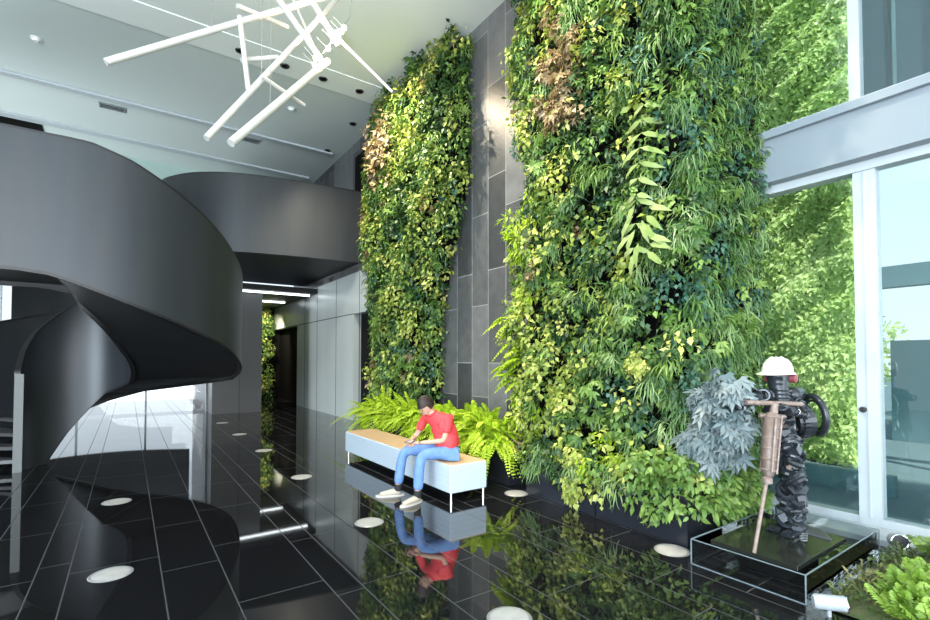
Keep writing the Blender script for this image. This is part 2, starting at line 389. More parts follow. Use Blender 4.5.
# right stone wall (plane X=5) with two dark door recesses near the far end
sw = MB()
sw.box((WX, 2.72, 0), (WX + .3, 10.9, CZ))                    # tall stone wall
sw.box((WX, 10.9, 3.92), (WX + .3, 18.0, CZ))
struct('wall_right', sw, 'slate', 'tall dark slate clad wall behind the living walls', 'wall')
# metal panel wall with recess to its right (door) and to its left
mp = MB(); mp.box((WX, 12.3, 0), (WX + .3, 17.5, 2.83)); mp.box((WX, 10.9, 2.83), (WX + .3, 21, 3.92))
for yy in (11.9, 13.6, 15.3, 16.6): mp.box((WX - .004, yy - .012, .02), (WX + .01, yy + .012, 3.90), 1)
mp.box((WX - .004, 12.3, 2.82), (WX + .01, 20, 2.845), 1)
pw = struct('wall_panelled', mp, ['panel', 'joint'], 'brushed metal panelled wall under the gallery', 'wall')
for y0, y1, n, lb in ((10.9, 12.3, 'door_1', 'black doorway beside the left living wall'), (17.5, 20.8, 'door_2', 'far black doorway in the metal panelled wall')):
    struct(n, MB().box((WX + .22, y0, 0), (WX + .3, y1, 2.83)), 'black', lb, 'doorway')
struct('door_3', MB().box((WX - .02, 11.1, 4.9), (WX + .02, 12.2, 7.0)), 'black', 'dark doorway on the gallery level beside the living wall', 'doorway')

# return from stone wall to glazing (end face of the living wall)
struct('wall_return', MB().box((WX + .02, 2.74, 0), (GX, 3.0, CZ)), 'dark_wall', 'short wall closing the living wall against the window', 'wall')

# back walls
bk = MB(); bk.box((2.13, 16.0, 0), (3.50, 21.0, 3.92)); struct('wall_back', bk, 'dark_wall', 'dark panelled wall block under the gallery', 'wall')
struct('trim_4', MB().box((2.86, 15.985, 0), (2.88, 16.0, 3.92)), 'joint', 'joint in the dark wall block', 'joint')
bk = MB(); bk.box((3.50, 20.8, 0), (5.3, 21.0, 3.92)); struct('wall_recess', bk, 'black', 'black end wall of the far passage', 'wall')
bk = MB(); bk.box((-1.85, 16.8, 4.9), (5.3, 17.1, CZ)); bk.box((-9.3, 16.8, 7.36), (-1.85, 17.1, CZ)); struct('wall_gallery', bk, 'teal_wall', 'pale teal rear wall of the gallery level', 'wall')
struct('wall_gallery_dark', MB().box((-9.3, 17.6, 4.9), (-1.7, 17.8, CZ)), 'black', 'dark opening at the rear of the gallery', 'wall')
bk = MB(); bk.box((-9.3, 17.15, 3.92), (2.13, 17.4, 4.9)); struct('wall_upstand', bk, 'dark_wall', 'dark band above the far glazing', 'wall')
struct('wall_left', MB().box((-9.3, 5.5, 0), (-9, 18, CZ)), 'dark_wall', 'dark left wall beyond the stairs', 'wall')
# ceiling over the passage below the gallery
struct('ceiling_low', MB().box((.6, 15.3, 3.70), (5.0, 21, 3.86)), 'soffit', 'low dark ceiling under the gallery', 'ceiling')
for i, (y, x0) in enumerate(((17.2, 1.2), (19.6, 2.0))):
    tag(obj('linear_light', MB().box((3.52, 18.0, 3.65), (WX - .3, 18.09, 3.698)) if i else MB().box((2.0, 15.62, 3.65), (WX - .15, 15.70, 3.698)), 'led'),
        ['long white linear light on the low passage ceiling, the nearer one', 'short white linear light deeper in the passage near the green strip'][i], 'ceiling light')

# far glazing (bright)
def glazing(name, x0, x1, y, z1, nx, label, dens=.05):
    fr = MB(); d = .05
    fr.box((x0, y - d, z1 - .1), (x1, y + d, z1))
    for k in range(nx + 1):
        x = x0 + (x1 - x0) * k / nx; fr.box((x - dens / 2, y - d, 0), (x + dens / 2, y + d, z1))
    o = struct(name, fr, 'alu', label, 'window')
    obj('pane', MB().box((x0, y - .005, .05), (x1, y + .005, z1 - .05)), 'clear_glass', o)
    return o
glazing('window_1', -8.9, 2.11, 17.0, 3.92, 7, 'bright glazed doors far behind the staircase')

# window wall on the right X = GX
w = MB(); d = .06; YE = 2.72; YS = -6.0
w.box((GX - .02, YS, 0), (GX + .12, YE, .12)); w.box((GX - .05, YS, 3.41), (GX + .10, YE, 3.51))
w.box((GX - .026, 1.57, 0), (GX + .12, 1.74, 3.45)); w.box((GX - .035, 1.645, .12), (GX - .02, 1.66, 3.41))
for yy in (-.4, -2.3, -4.2): w.box((GX - .02, yy - .07, 0), (GX + .12, yy + .07, 3.5))
w.box((GX - .02, 2.66, 0), (GX + .12, YE, 3.5))
w1 = struct('window_2', w, 'alu', 'tall pale grey framed glass doors on the right', 'window')
obj('window_pane', MB().box((GX + .03, YS, .1), (GX + .04, YE, 3.5)), 'glass', w1)
hd = obj('door_handle', MB().lathe([(0, 0), (.028, 0), (.028, .03), (.02, .045), (0, .045)], (GX - .026, 1.69, 1.13), 16, axis=(-1, 0, 0)), 'device', w1)
tag(hd, 'small black lock on the pale frame')
w = MB(); w.box((GX - .05, YS, 4.02), (GX + .08, YE, 4.12))
for yy in (1.72, -1.2, -3.8): w.box((GX - .02, yy - .05, 4.02), (GX + .1, yy + .035, CZ))
w.box((GX - .02, YS, CZ - .1), (GX + .1, YE, CZ))
w2 = struct('window_3', w, 'alu', 'upper pale framed glazing on the right', 'window')
obj('window_pane', MB().box((GX + .03, YS, 4.05), (GX + .04, YE, CZ)), 'glass', w2)
bm_ = MB(); bm_.box((GX - .16, YS, 3.50), (GX + .14, YE, 4.01)); bm_.box((GX - .22, YS, 3.96), (GX - .02, YE, 4.04)); bm_.box((GX - .19, YS, 3.495), (GX - .05, YE, 3.54))
struct('trim_5', bm_, 'alu2', 'grey horizontal beam between lower and upper glazing', 'beam')
struct('trim_6', MB().box((GX - .42, 1.2, 0), (GX - .02, 2.70, .05)).box((GX - .42, YS, 0), (GX - .02, 1.2, .05)), 'alu', 'pale sill along the foot of the windows', 'sill')

# ------------------------------------------------------------------ gallery with curved parapet
gal = thing('gallery', 'dark steel clad gallery balcony with rounded end bridging to the wall', 'balcony', (0, 0, 0))
gal['kind'] = 'structure'
crv = [(5.000, 11.732), (4.237, 11.799), (3.477, 11.893), (2.812, 12.017), (2.337, 12.131), (1.909, 12.302), (1.530, 12.540), (1.197, 12.825), (0.931, 13.205), (0.722, 13.632), (0.608, 14.202), (0.532, 14.867), (0.513, 15.722), (0.513, 16.862)]
def smooth_path(p, n=4):
    out = []
    for i in range(len(p) - 1):
        p0 = p[max(i - 1, 0)]; p1 = p[i]; p2 = p[i + 1]; p3 = p[min(i + 2, len(p) - 1)]
        for k in range(n):
            t = k / n
            out.append(tuple(.5 * ((2 * b) + (-a + c_) * t + (2 * a - 5 * b + 4 * c_ - d_) * t * t + (-a + 3 * b - 3 * c_ + d_) * t ** 3) for a, b, c_, d_ in zip(p0, p1, p2, p3)))
    out.append(tuple(p[-1])); return out
def band(path, zb, zt, th, side=1):
    """wall strip following path with thickness th to one side"""
    mb = MB(); n = len(path); vs = []
    for i, (x, y) in enumerate(path):
        a = path[max(i - 1, 0)]; b = path[min(i + 1, n - 1)]; dx, dy = b[0] - a[0], b[1] - a[1]; l = math.hypot(dx, dy) or 1
        nx, ny = -dy / l * th * side, dx / l * th * side
        z0 = zb[i] if hasattr(zb, '__len__') else zb; z1 = zt[i] if hasattr(zt, '__len__') else zt
        vs += [(x, y, z0), (x, y, z1), (x + nx, y + ny, z1), (x + nx, y + ny, z0)]
    fs = []
    for i in range(n - 1):
        k = i * 4; q = k + 4
        for j in range(4): fs.append((k + j, k + (j + 1) % 4, q + (j + 1) % 4, q + j))
    fs += [(3, 2, 1, 0), tuple((n - 1) * 4 + j for j in range(4))]
    mb.add(vs, fs); return mb
cp = smooth_path(crv)
obj('parapet', band(cp, 4.11, 5.93, .10, -1), 'steel', gal, smooth=True)
obj('parapet_cap', band([(x, y - .01) for x, y in cp], 5.93, 5.95, .12, -1), 'steel_edge', gal, smooth=True)
sl = MB(); poly = [(x + .06 * (i > 20), y + .08) for i, (x, y) in enumerate(cp)] + [(5.0, 16.8)]; n = len(poly)
sl.add([(x, y, 4.13) for x, y in poly] + [(x, y, 4.95) for x, y in poly], [tuple(range(n - 1, -1, -1)), tuple(range(n, 2 * n))] + [(i, (i + 1) % n, n + (i + 1) % n, n + i) for i in range(n)])
obj('gallery_slab', sl, 'soffit', gal)

# ------------------------------------------------------------------ helical staircase
SX, SY, RO, RI = -.52, 9.37, 2.23, .65
def itp(tab, a): return float(np.interp(a, [t[0] for t in tab], [t[1] for t in tab]))
OB = [(-.1, 2.61), (.0, 2.54), (.086, 2.47), (.385, 2.22), (.7, 1.97), (.96, 1.81), (1.24, 1.60), (1.76, 1.28), (2.2, 1.17), (2.74, 1.02), (3.0, .85), (3.37, .49), (3.7, .13), (3.82, .0)]
IB = [(-.1, 2.61), (.086, 2.36), (.466, 2.09), (.93, 1.75), (1.57, 1.42), (1.8, 1.26), (2.64, 1.09), (2.94, .88), (3.37, .49), (3.7, .13), (3.82, 0)]
OT = [(.10, 4.12), (.286, 4.02), (.509, 3.81), (.689, 3.63), (.887, 3.42), (1.1, 3.19), (1.3, 3.03), (1.76, 2.84), (2.3, 2.70), (3.295, 2.48), (3.567, 2.32), (4.06, 2.0), (4.39, 1.72), (4.63, 1.39)]
def run(r, tb, tt, a1, th, side):
    path = []; zb = []; zt = []
    for d_ in np.linspace(6.5, .4, 8): path.append((SX - d_, SY - r)); zb.append(2.61); zt.append(4.12)
    for a in np.linspace(-.06, a1, 110):
        path.append((SX + r * math.sin(a), SY - r * math.cos(a))); zb.append(itp(tb, a)); zt.append(itp(tt, a))
    return path, zb, zt
st = thing('spiral_staircase', 'sweeping blackened steel spiral staircase with solid curved parapets', 'staircase', (SX, SY, 0))
def loc(mb, o=(SX, SY, 0)):
    mb.v = [(a - o[0], b - o[1], c_ - o[2]) for a, b, c_ in mb.v]; return mb
p_o, zb, zt = run(RO, OB, OT, 4.55, .06, 1)
obj('outer_parapet', loc(band(p_o, zb, zt, .05, 1)), 'steel', st, smooth=True)
obj('outer_handrail', loc(band(p_o, [z for z in zt], [z + .025 for z in zt], .07, 1)), 'steel_edge', st, smooth=True)
obj('outer_bottom_edge', loc(band([(SX + (x - SX) * 1.002, SY + (y - SY) * 1.002) for x, y in p_o], [z - .035 for z in zb], zb, .07, 1)), 'steel_edge', st, smooth=True)
p_i, zbi, zti = run(RI, IB, OT, 4.63, .06, -1)
obj('inner_parapet', loc(band(p_i, zbi, zti, .05, -1)), 'steel', st, smooth=True)
obj('inner_handrail', loc(band(p_i, zti, [z + .025 for z in zti], .07, -1)), 'steel_edge', st, smooth=True)
obj('inner_bottom_edge', loc(band(p_i, [z - .035 for z in zbi], zbi, .06, -1)), 'steel_edge', st, smooth=True)
xe, ye = p_i[-1]
tag(obj('newel_edge', loc(MB().box((xe - .06, ye - .03, 0), (xe + .04, ye + .0, 1.40))), 'newel', st), 'vertical end edge of the inner parapet, paled as if catching light')
so = MB(); nn_ = min(len(p_o), len(p_i)); vs = []
for k, a in enumerate(np.linspace(-.06, 3.8, 100)):
    vs += [(SX + RO * math.sin(a), SY - RO * math.cos(a), itp(OB, a) + .02), (SX + RI * math.sin(a), SY - RI * math.cos(a), itp(IB, a) + .02)]
so.add(vs, [(2 * k, 2 * k + 1, 2 * k + 3, 2 * k + 2) for k in range(99)])
so.box((SX - 6.5, SY - RO + .06, 2.63), (SX - .12, SY - RI - .06, 2.75))
obj('soffit', loc(so), 'soffit', st, smooth=True)
for k in range(18):
    a0 = 4.45 - k * .25; a1 = a0 - .27; z = (k + 1) * 3.0 / 19
    t_ = MB(); v = []
    for a in (a0, (a0 + a1) / 2, a1):
        for r in (RI + .04, RO - .05):
            for zz in (max(z - .05, 0.0), z): v.append((SX + r * math.sin(a), SY - r * math.cos(a), zz))
    t_.add(v, [(0, 2, 3, 1), (8, 9, 11, 10), (0, 1, 5, 4), (4, 5, 9, 8), (2, 6, 7, 3), (6, 10, 11, 7), (1, 3, 7, 5), (5, 7, 11, 9), (0, 4, 6, 2), (4, 8, 10, 6)])
    obj('tread', loc(t_), 'dark_wall', st)
obj('landing', loc(MB().box((SX - 6.5, SY - RO + .05, 2.85), (SX - .1, SY - RI - .05, 3.0))), 'dark_wall', st)
hs = thing('hanging_screen', 'dark curved screen hanging before the far glazed doors, seen in the floor reflection', 'screen', (-.35, 16.4, 0))
hp_ = [(x, .22 - .07 * x * x) for x in np.linspace(-1.95, 1.95, 24)]
obj('screen_panel', band(hp_, [1.02 - .05 * math.cos(x) for x, y in hp_], 4.0, .05, 1), 'steel', hs, smooth=True)
obj('screen_edge', band(hp_, [.99 - .05 * math.cos(x) for x, y in hp_], [1.02 - .05 * math.cos(x) for x, y in hp_], .06, 1), 'steel_edge', hs)
# upper flight seen beyond, a rounded drum dropping from the gallery
uf = thing('upper_flight', 'curved dark underside of the upper stair flight beyond the landing', 'staircase', (-2.4, 13.8, 0))
pts = []; zb = []
for k, a in enumerate(np.linspace(1.9, -1.6, 40)):
    pts.append((1.9 * math.sin(a), -1.9 * math.cos(a))); zb.append(3.0 + 1.1 * max(0, -.35 - a) ** 1.3)
obj('curved_fascia', band(pts, zb, 5.0, .05, -1), 'steel', uf, smooth=True)
fb = MB(); nv = [(x * 1.0, y * 1.0, z) for (x, y), z in zip(pts, zb)]; fb.add([(0, 0, 3.4)] + nv, [(0, i + 1, i + 2) for i in range(len(nv) - 1)])
obj('underside', fb, 'soffit', uf, smooth=True)

# ================================================================== CEILING FITTINGS
dl_labels = ['leftmost of the four small dark downlights in the white ceiling band', 'second from left small dark downlight in the white ceiling band',
             'third from left small dark downlight in the white ceiling band', 'rightmost small dark downlight in the white ceiling band',
             'small dark downlight on the far ceiling just beyond the band by the living wall', 'farthest small dark downlight, past the narrow ceiling strip']
for (x, y, z), lb in zip([(1.73, 9.80, CZ - .015), (2.54, 9.80, CZ - .015), (3.30, 9.80, CZ - .015), (4.10, 9.80, CZ - .015), (4.54, 11.27, CZ), (4.54, 13.11, CZ)], dl_labels):
    t = thing('downlight', lb, 'downlight', (x, y, z), group='recessed ceiling downlights')
    obj('trim_ring', MB().lathe([(.055, -.002), (.085, -.012), (.09, 0), (.055, 0)], n=20), 'device', t, smooth=True)
    obj('reflector', MB().lathe([(0, -.001), (.055, -.003)], n=20), 'black', t)
for (x, y), lb in (((-1.36, 11.58), 'small white smoke detector at the left of the far ceiling'), ((3.10, 11.41), 'small white smoke detector below the light sculpture')):
    t = thing('smoke_detector', lb, 'smoke detector', (x, y, CZ))
    obj('detector_body', MB().lathe([(0, -.05), (.04, -.05), (.06, -.03), (.07, 0)], n=20), 'beam', t, smooth=True)
    obj('mount_ring', MB().lathe([(.07, -.012), (.09, -.01), (.09, 0), (.07, 0)], n=20), 'beam', t, smooth=True)
for (x, y), lb in (((-0.29, 13.71), 'grey ceiling vent at left near the narrow strip'), ((2.62, 13.66), 'grey ceiling vent behind the end of the light tubes')):
    t = thing('ceiling_vent', lb, 'vent', (x, y, CZ))
    obj('vent_frame', MB().box((-.25, -.13, -.02), (.25, -.10, 0)).box((-.25, .10, -.02), (.25, .13, 0)).box((-.25, -.1, -.02), (-.22, .1, 0)).box((.22, -.1, -.02), (.25, .1, 0)), 'alu2', t)
    vb = MB()
    for k in range(6): vb.cbox((0, -.08 + k * .032, -.008), (.44, .02, .004), Matrix.Rotation(.5, 3, 'X'))
    obj('vent_slats', vb, 'joint', t)

# chandelier of opal tubes
def Yp(x, z): return (x, z)
T = [((-0.139, 6.344, 4.732), (2.658, 6.486, 6.891), 0.038),
     ((0.753, 5.925, 4.006), (2.487, 6.760, 6.817), 0.034),
     ((0.995, 5.926, 4.015), (2.295, 6.596, 5.746), 0.046),
     ((1.160, 6.617, 6.054), (1.805, 6.810, 6.165), 0.032),
     ((1.195, 6.175, 6.398), (2.176, 6.400, 5.579), 0.038),
     ((1.146, 6.413, 5.784), (1.242, 6.354, 4.890), 0.030),
     ((1.188, 6.474, 5.300), (1.606, 6.487, 5.495), 0.030),
     ((1.359, 6.176, 5.002), (1.962, 6.548, 5.011), 0.028),
     ((2.104, 6.441, 6.203), (3.095, 6.203, 5.402), 0.021),
     ((1.900, 6.466, 6.584), (2.379, 6.424, 5.942), 0.040),
     ((1.768, 6.754, 6.724), (2.237, 6.791, 5.886), 0.017)]
ch = thing('light_sculpture', 'hanging chandelier of crossed white light tubes with small warm bulbs', 'chandelier', (1.82, 6.48, CZ))
O = Vector((1.82, 6.48, CZ))
for a, b, r in T:
    a = Vector(a) - O; b = Vector(b) - O; d_ = (b - a).normalized()
    tb = obj('light_tube', MB().tube([a, b], r, 14), 'tube', ch, smooth=True)
    
    for e0, e1 in ((a - d_ * .012, a), (b, b + d_ * .012)): obj('end_cap', MB().tube([e0, e1], r * 1.0, 14), 'tube_cap', tb, smooth=True)
    if r > .03:
        m_ = a.lerp(b, .35); obj('suspension_wire', MB().tube([m_, (m_.x, m_.y, 0)], .003, 6), 'wire', ch)
for px, py, pz in ((2.377, 6.433, 6.091), (2.476, 6.441, 6.212), (2.315, 6.425, 5.961), (2.243, 6.415, 5.812), (2.124, 6.405, 5.653), (2.061, 6.396, 5.514), (2.155, 6.397, 5.542), (2.075, 6.402, 5.607), (2.435, 6.437, 6.137)):
    c_ = Vector((px, py, pz)) - O
    bb = obj('bulb', MB().ball(c_, .036, 12), 'bulb', ch, smooth=True)
    obj('bulb_bracket', MB().tube([c_ + Vector((-.02, 0, .01)), c_ + Vector((-.14, .02, .10))], 0.004, 6).ball(c_ + Vector((-.14, .02, .10)), .014, 8), 'wire', bb, smooth=True)
obj('stem', MB().tube([Vector((2.052, 6.396, 5.514)) - O, Vector((2.559, 6.454, 6.398)) - O, Vector((2.617, 6.481, 6.817)) - O, (.86, 0, 0)], .010, 8), 'chrome', ch, smooth=True)
obj('ceiling_rose', MB().lathe([(0, -.04), (.10, -.04), (.12, 0)], (.86, 0, 0), 24), 'tube_cap', ch, smooth=True)
light('bulb_glow', 'POINT', (2.35, 6.35, 5.9), (2.35, 6.35, 5), 60, (1, .80, .55), shadow_soft_size=.12)

light('slate_glint', 'SPOT', (3.05, 8.6, CZ - .2), (4.9, 6.5, 6.0), 110, (1, .70, .40), spot_size=R(70), spot_blend=.8, shadow_soft_size=.10)  # extra spot without a fixture, added for the warm glint on the slate
# plant spotlights on the ceiling
for i, (x, y, ty, tz, pw_, sz) in enumerate(((2.3, 3.2, 3.6, 4.2, 900, 75), (2.3, 5.2, 4.2, 2.2, 700, 60), (3.05, 8.2, 8.8, 4.0, 1050, 125)  )):
    t = thing('spotlight', ['white ceiling spotlight nearest the windows', 'white ceiling spotlight above the bench', 'white ceiling spotlight facing the left living wall', 'white ceiling spotlight beyond the white band'][i], 'spotlight', (x, y, CZ))
    if i == 0 or True:
        obj('spot_body', MB().lathe([(.03, -.05), (.05, -.05), (.05, -.16), (.045, -.17), (0, -.17)], n=18), 'beam', t, smooth=True)
        obj('spot_mount', MB().tube([(0, 0, 0), (0, 0, -.06)], .015, 10), 'beam', t)
    light('plant_spot', 'SPOT', (x, y, CZ - .2), (4.6, ty, tz), pw_, (1, .90, .70), spot_size=R(sz), spot_blend=.7, shadow_soft_size=.06)

# ================================================================== FLOOR LIGHTS
FLB = {(.01, 4.61): 'large near disc light in the floor at lower left', (.01, 6.85): 'disc light in the floor under the spiral staircase edge',
       (2.05, 2.43): 'disc light in the floor cut by the bottom edge of the photo', (2.06, 4.57): "disc light in the floor in front of the seated person's shoes",
       (2.06, 6.82): 'disc light in the floor beyond the far end of the bench', (2.08, 9.15): 'small disc light in the floor on the way to the metal panels',
       (2.08, 11.4): 'tiny disc light in the floor near the dark wall block', (2.08, 13.7): 'farthest disc light in the floor, before the dark wall',
       (3.93, 4.52): 'disc light in the floor beside the black fern planter', (3.86, 2.46): 'disc light in the floor touching the acrylic plinth corner'}
f0 = None
for (x, y), lb in FLB.items():
    if f0 is None:
        f0 = thing('floor_light', lb, 'floor light', (x, y, 0), group='round lights recessed in the floor')
        obj('lens', MB().lathe([(0, .0035), (.115, .0035), (.12, .003)], n=40), 'floor_lens', f0, smooth=True)
        obj('trim_ring', MB().lathe([(.12, .003), (.125, .0045), (.137, .0045), (.142, .001)], n=40), 'steel_ring', f0, smooth=True)
    else:
        o = copy_tree(f0); o.location = (x, y, 0); o['label'] = lb

# ================================================================== BENCH
BX0, BX1, BY0, BY1 = 3.05, 3.56, 4.62, 7.78
be = thing('bench', 'long upholstered bench with pale blue sides, tan seat and chrome legs', 'bench', ((BX0 + BX1) / 2, (BY0 + BY1) / 2, 0))
hx, hy = (BX1 - BX0) / 2, (BY1 - BY0) / 2
obj('seat_base', MB().box((-hx, -hy, .105), (hx, hy, .418)), 'bench_fab', be, bevel=.012)
tag(obj('seat_top', MB().box((-hx + .012, -hy + .012, .416), (hx - .012, hy - .012, .428)), 'bench_top', be, bevel=.004), 'tan top of the seat')
for z in (.16, .22, .28, .34): obj('seam', MB().box((-hx - .0015, -hy - .0015, z), (hx + .0015, hy + .0015, z + .003)), mat('seam_grey%d' % int(z * 100), (.36, .43, .50), .7), be)
for x, y in ((-hx + .03, -hy + .03), (hx - .03, -hy + .03), (-hx + .03, hy - .08), (hx - .03, hy - .08)):
    lg = obj('leg', MB().tube([(x, y, .012), (x, y, .11)], .016, 12), 'chrome', be, smooth=True)
    obj('foot', MB().lathe([(0, 0), (.024, 0), (.024, .01), (.014, .014)], (x, y, 0), 14), 'chrome', lg, smooth=True)

# ================================================================== PERSON
def skin_mesh(name, chains, m, parent, sub=2, root=0):
    """chains: list of [(pos, r or (rx, ry)), ...]; a chain may start with an int index of an earlier vertex"""
    vs = []; es = []; rs = []
    for chn in chains:
        prev = None
        for e in chn:
            if isinstance(e, int): prev = e; continue
            vs.append(e[0]); rs.append(e[1] if isinstance(e[1], tuple) else (e[1], e[1]))
            if prev is not None: es.append((prev, len(vs) - 1))
            prev = len(vs) - 1
    me = bpy.data.meshes.new(name); me.from_pydata(vs, es, []); o = bpy.data.objects.new(name, me); COL.objects.link(o)
    o.modifiers.new('skin', 'SKIN'); sv = me.skin_vertices[0].data
    for i, r in enumerate(rs): sv[i].radius = r
    sv[root].use_root = True
    s_ = o.modifiers.new('sub', 'SUBSURF'); s_.levels = sub; s_.render_levels = sub
    dg = bpy.context.evaluated_depsgraph_get(); em = bpy.data.meshes.new_from_object(o.evaluated_get(dg))
    bpy.data.objects.remove(o)
    em.name = name; em.materials.clear(); em.materials.append(M[m] if isinstance(m, str) else m)
    em.polygons.foreach_set('use_smooth', [True] * len(em.polygons))
    o = bpy.data.objects.new(name, em); COL.objects.link(o)
    if parent: o.parent = parent
    return o
def join_into(o, mb, m):
    """append extra geometry to a mesh object so that it stays one mesh"""
    me = o.data; bm = bmesh.new(); bm.from_mesh(me); me.materials.append(M[m]); mi = len(me.materials) - 1
    vv = [bm.verts.new(v) for v in mb.v]
    for f in mb.f:
        try: q = bm.faces.new([vv[i] for i in f]); q.material_index = mi; q.smooth = True
        except ValueError: pass
    bmesh.ops.recalc_face_normals(bm, faces=[f for f in bm.faces if f.material_index == mi])
    bm.to_mesh(me); bm.free()

PO = Vector((3.2, 4.92, .428))
person = thing('person', 'seated person in red polo shirt and blue jeans looking down at a phone', 'person', PO)
def P(x, y, z): return tuple(Vector((x, y, z)) - PO)
hipN, hipF = (3.20, 4.80, .520), (3.18, 5.05, .520)
knN, knF = (2.845, 4.90, .520), (2.795, 5.23, .525)
anN, anF = (2.765, 4.865, .095), (2.715, 5.24, .095)
shN, shF = (3.19, 4.86, .905), (3.07, 5.20, .905)
elN, elF = (3.09, 4.83, .665), (2.98, 5.29, .665)
wrN, wrF = (2.875, 5.00, .640), (2.86, 5.18, .640)
HC = Vector((3.005, 5.085, 1.055))
look = Vector((-.80, -.10, -.62)).normalized()
body = skin_mesh('body', [
    [(P(3.20, 4.92, .54), (.10, .07)), (P(3.21, 4.93, .68), (.095, .065)), (P(3.17, 4.97, .80), (.105, .07)), (P(3.12, 5.02, .89), (.075, .05)), (P(3.08, 5.05, .955), .05), (P(3.04, 5.07, .995), .047)],
    [0, (P(*hipN), .050), (P(3.02, 4.85, .53), .045), (P(*knN), .045), (P(2.80, 4.885, .40), .050), (P(2.78, 4.87, .22), .038), (P(*anN), .032)],
    [0, (P(*hipF), .050), (P(2.99, 5.14, .53), .045), (P(*knF), .045), (P(2.755, 5.235, .40), .050), (P(2.73, 5.24, .22), .038), (P(*anF), .032)],
    [3, (P(*shN), .042), (P(3.145, 4.84, .78), .040), (P(*elN), .034), (P(2.98, 4.91, .655), .030), (P(*wrN), .022)],
    [3, (P(*shF), .042), (P(3.03, 5.24, .78), .040), (P(*elF), .034), (P(2.92, 5.24, .655), .030), (P(*wrF), .022)],
], 'skin', person)
# head with features, one mesh with the body
hz = -look; rotH = Matrix.Rotation(0, 3, 'Z')
fwd = look; rt = fwd.cross(Vector((0, 0, 1))).normalized(); upv = rt.cross(fwd).normalized()
HR = Matrix((fwd, rt, upv)).transposed()
hd_ = MB(); n = 20; h = 14; vs = []; fs = []
for i in range(h + 1):
    ph = math.pi * i / h; zz = -math.cos(ph)
    for k in range(n):
        t = 2 * math.pi * k / n; x = math.sin(ph) * math.cos(t); y = math.sin(ph) * math.sin(t)
        jaw = 1.0 - .26 * max(0, -zz) ** 1.3
        vx = x * .096 * (1 - .10 * max(0, -zz)) + (.012 if (zz < -.3 and x > 0) else 0); vy = y * .076 * jaw; vz = zz * .118
        vs.append(HC - PO + HR @ Vector((vx, vy, vz)))
for i in range(h):
    for k in range(n): fs.append((i * n + k, i * n + (k + 1) % n, (i + 1) * n + (k + 1) % n, (i + 1) * n + k))
hd_.add(vs, fs)
def hp(x, y, z): return HC - PO + HR @ Vector((x, y, z))
hd_.add([hp(.088, 0, .02), hp(.086, -.014, -.028), hp(.086, .014, -.028), hp(.118, 0, -.026)], [(0, 1, 3), (0, 3, 2), (1, 2, 3), (0, 2, 1)])
for sy in (-1, 1): hd_.ball(hp(-.005, .076 * sy, -.005), (.020, .008, .032), 10, rot=HR)
hd_.tube([hp(-.02, 0, -.05), Vector(P(3.06, 5.06, .97))], [.050, .046], 14)
join_into(body, hd_, 'skin')
ey = MB()
for sy in (-1, 1): ey.ball(hp(.088, .030 * sy, .010), (.008, .013, .006), 8, rot=HR)
obj('eyes', ey, 'eye', person, smooth=True)
obj('mouth', MB().ball(hp(.092, 0, -.058), (.008, .024, .006), 10, rot=HR), 'lips', person, smooth=True)
hr = MB(); vs = []; fs = []
for i in range(11):
    ph = math.pi * .60 * i / 10
    for k in range(26):
        t = 2 * math.pi * k / 26; x = math.sin(ph) * math.cos(t); y = math.sin(ph) * math.sin(t); zz = math.cos(ph)
        low = 1.0 if x > .25 else 0
        if low and zz < .30: zz = .30 + (zz - .30) * .15
        w_ = 1.0 + .03 * math.sin(k * 3.1 + i)
        vs.append(hp(x * .107 * w_ - .004, y * .086 * w_, zz * .132 + .002))
for i in range(10):
    for k in range(26): fs.append((i * 26 + k, i * 26 + (k + 1) % 26, (i + 1) * 26 + (k + 1) % 26, (i + 1) * 26 + k))
hr.add(vs, fs); obj('hair', hr, 'hair', person, smooth=True)
# hands: palm + five fingers each, closing on the phone
PH = Vector((2.795, 5.095, .650))
for nm, wr, sy in (('hand', wrN, -1), ('hand', wrF, 1)):
    wv = Vector(wr); pc = PH + Vector((.035, .040 * sy, -.016)); ch_ = [[(tuple(wv - PO), (.021, .017)), (tuple(wv.lerp(pc, .55) - PO), (.026, .014)), (tuple(pc - PO), (.028, .013))]]
    for k, ln in enumerate((.070, .078, .074, .058)):
        b0 = pc + Vector((-.008 + .0 * k, .012 * sy, .016 - .014 * k)); d1 = Vector((-.55, -.10 * sy, -.05 * k)).normalized()
        ch_.append([2, (tuple(b0 - PO), .0085), (tuple(b0 + d1 * ln * .5 - PO), .008), (tuple(b0 + d1 * ln * .8 + Vector((0, -.012 * sy, .004)) - PO), .0072), (tuple(b0 + d1 * ln * .9 + Vector((0, -.028 * sy, .006)) - PO), .0062)])
    ch_.append([1, (tuple(pc + Vector((.005, .0, .022)) - PO), .010), (tuple(pc + Vector((-.02, -.016 * sy, .034)) - PO), .0088), (tuple(pc + Vector((-.038, -.030 * sy, .030)) - PO), .0072)])
    hh = skin_mesh(nm, ch_, 'skin', person, sub=1)
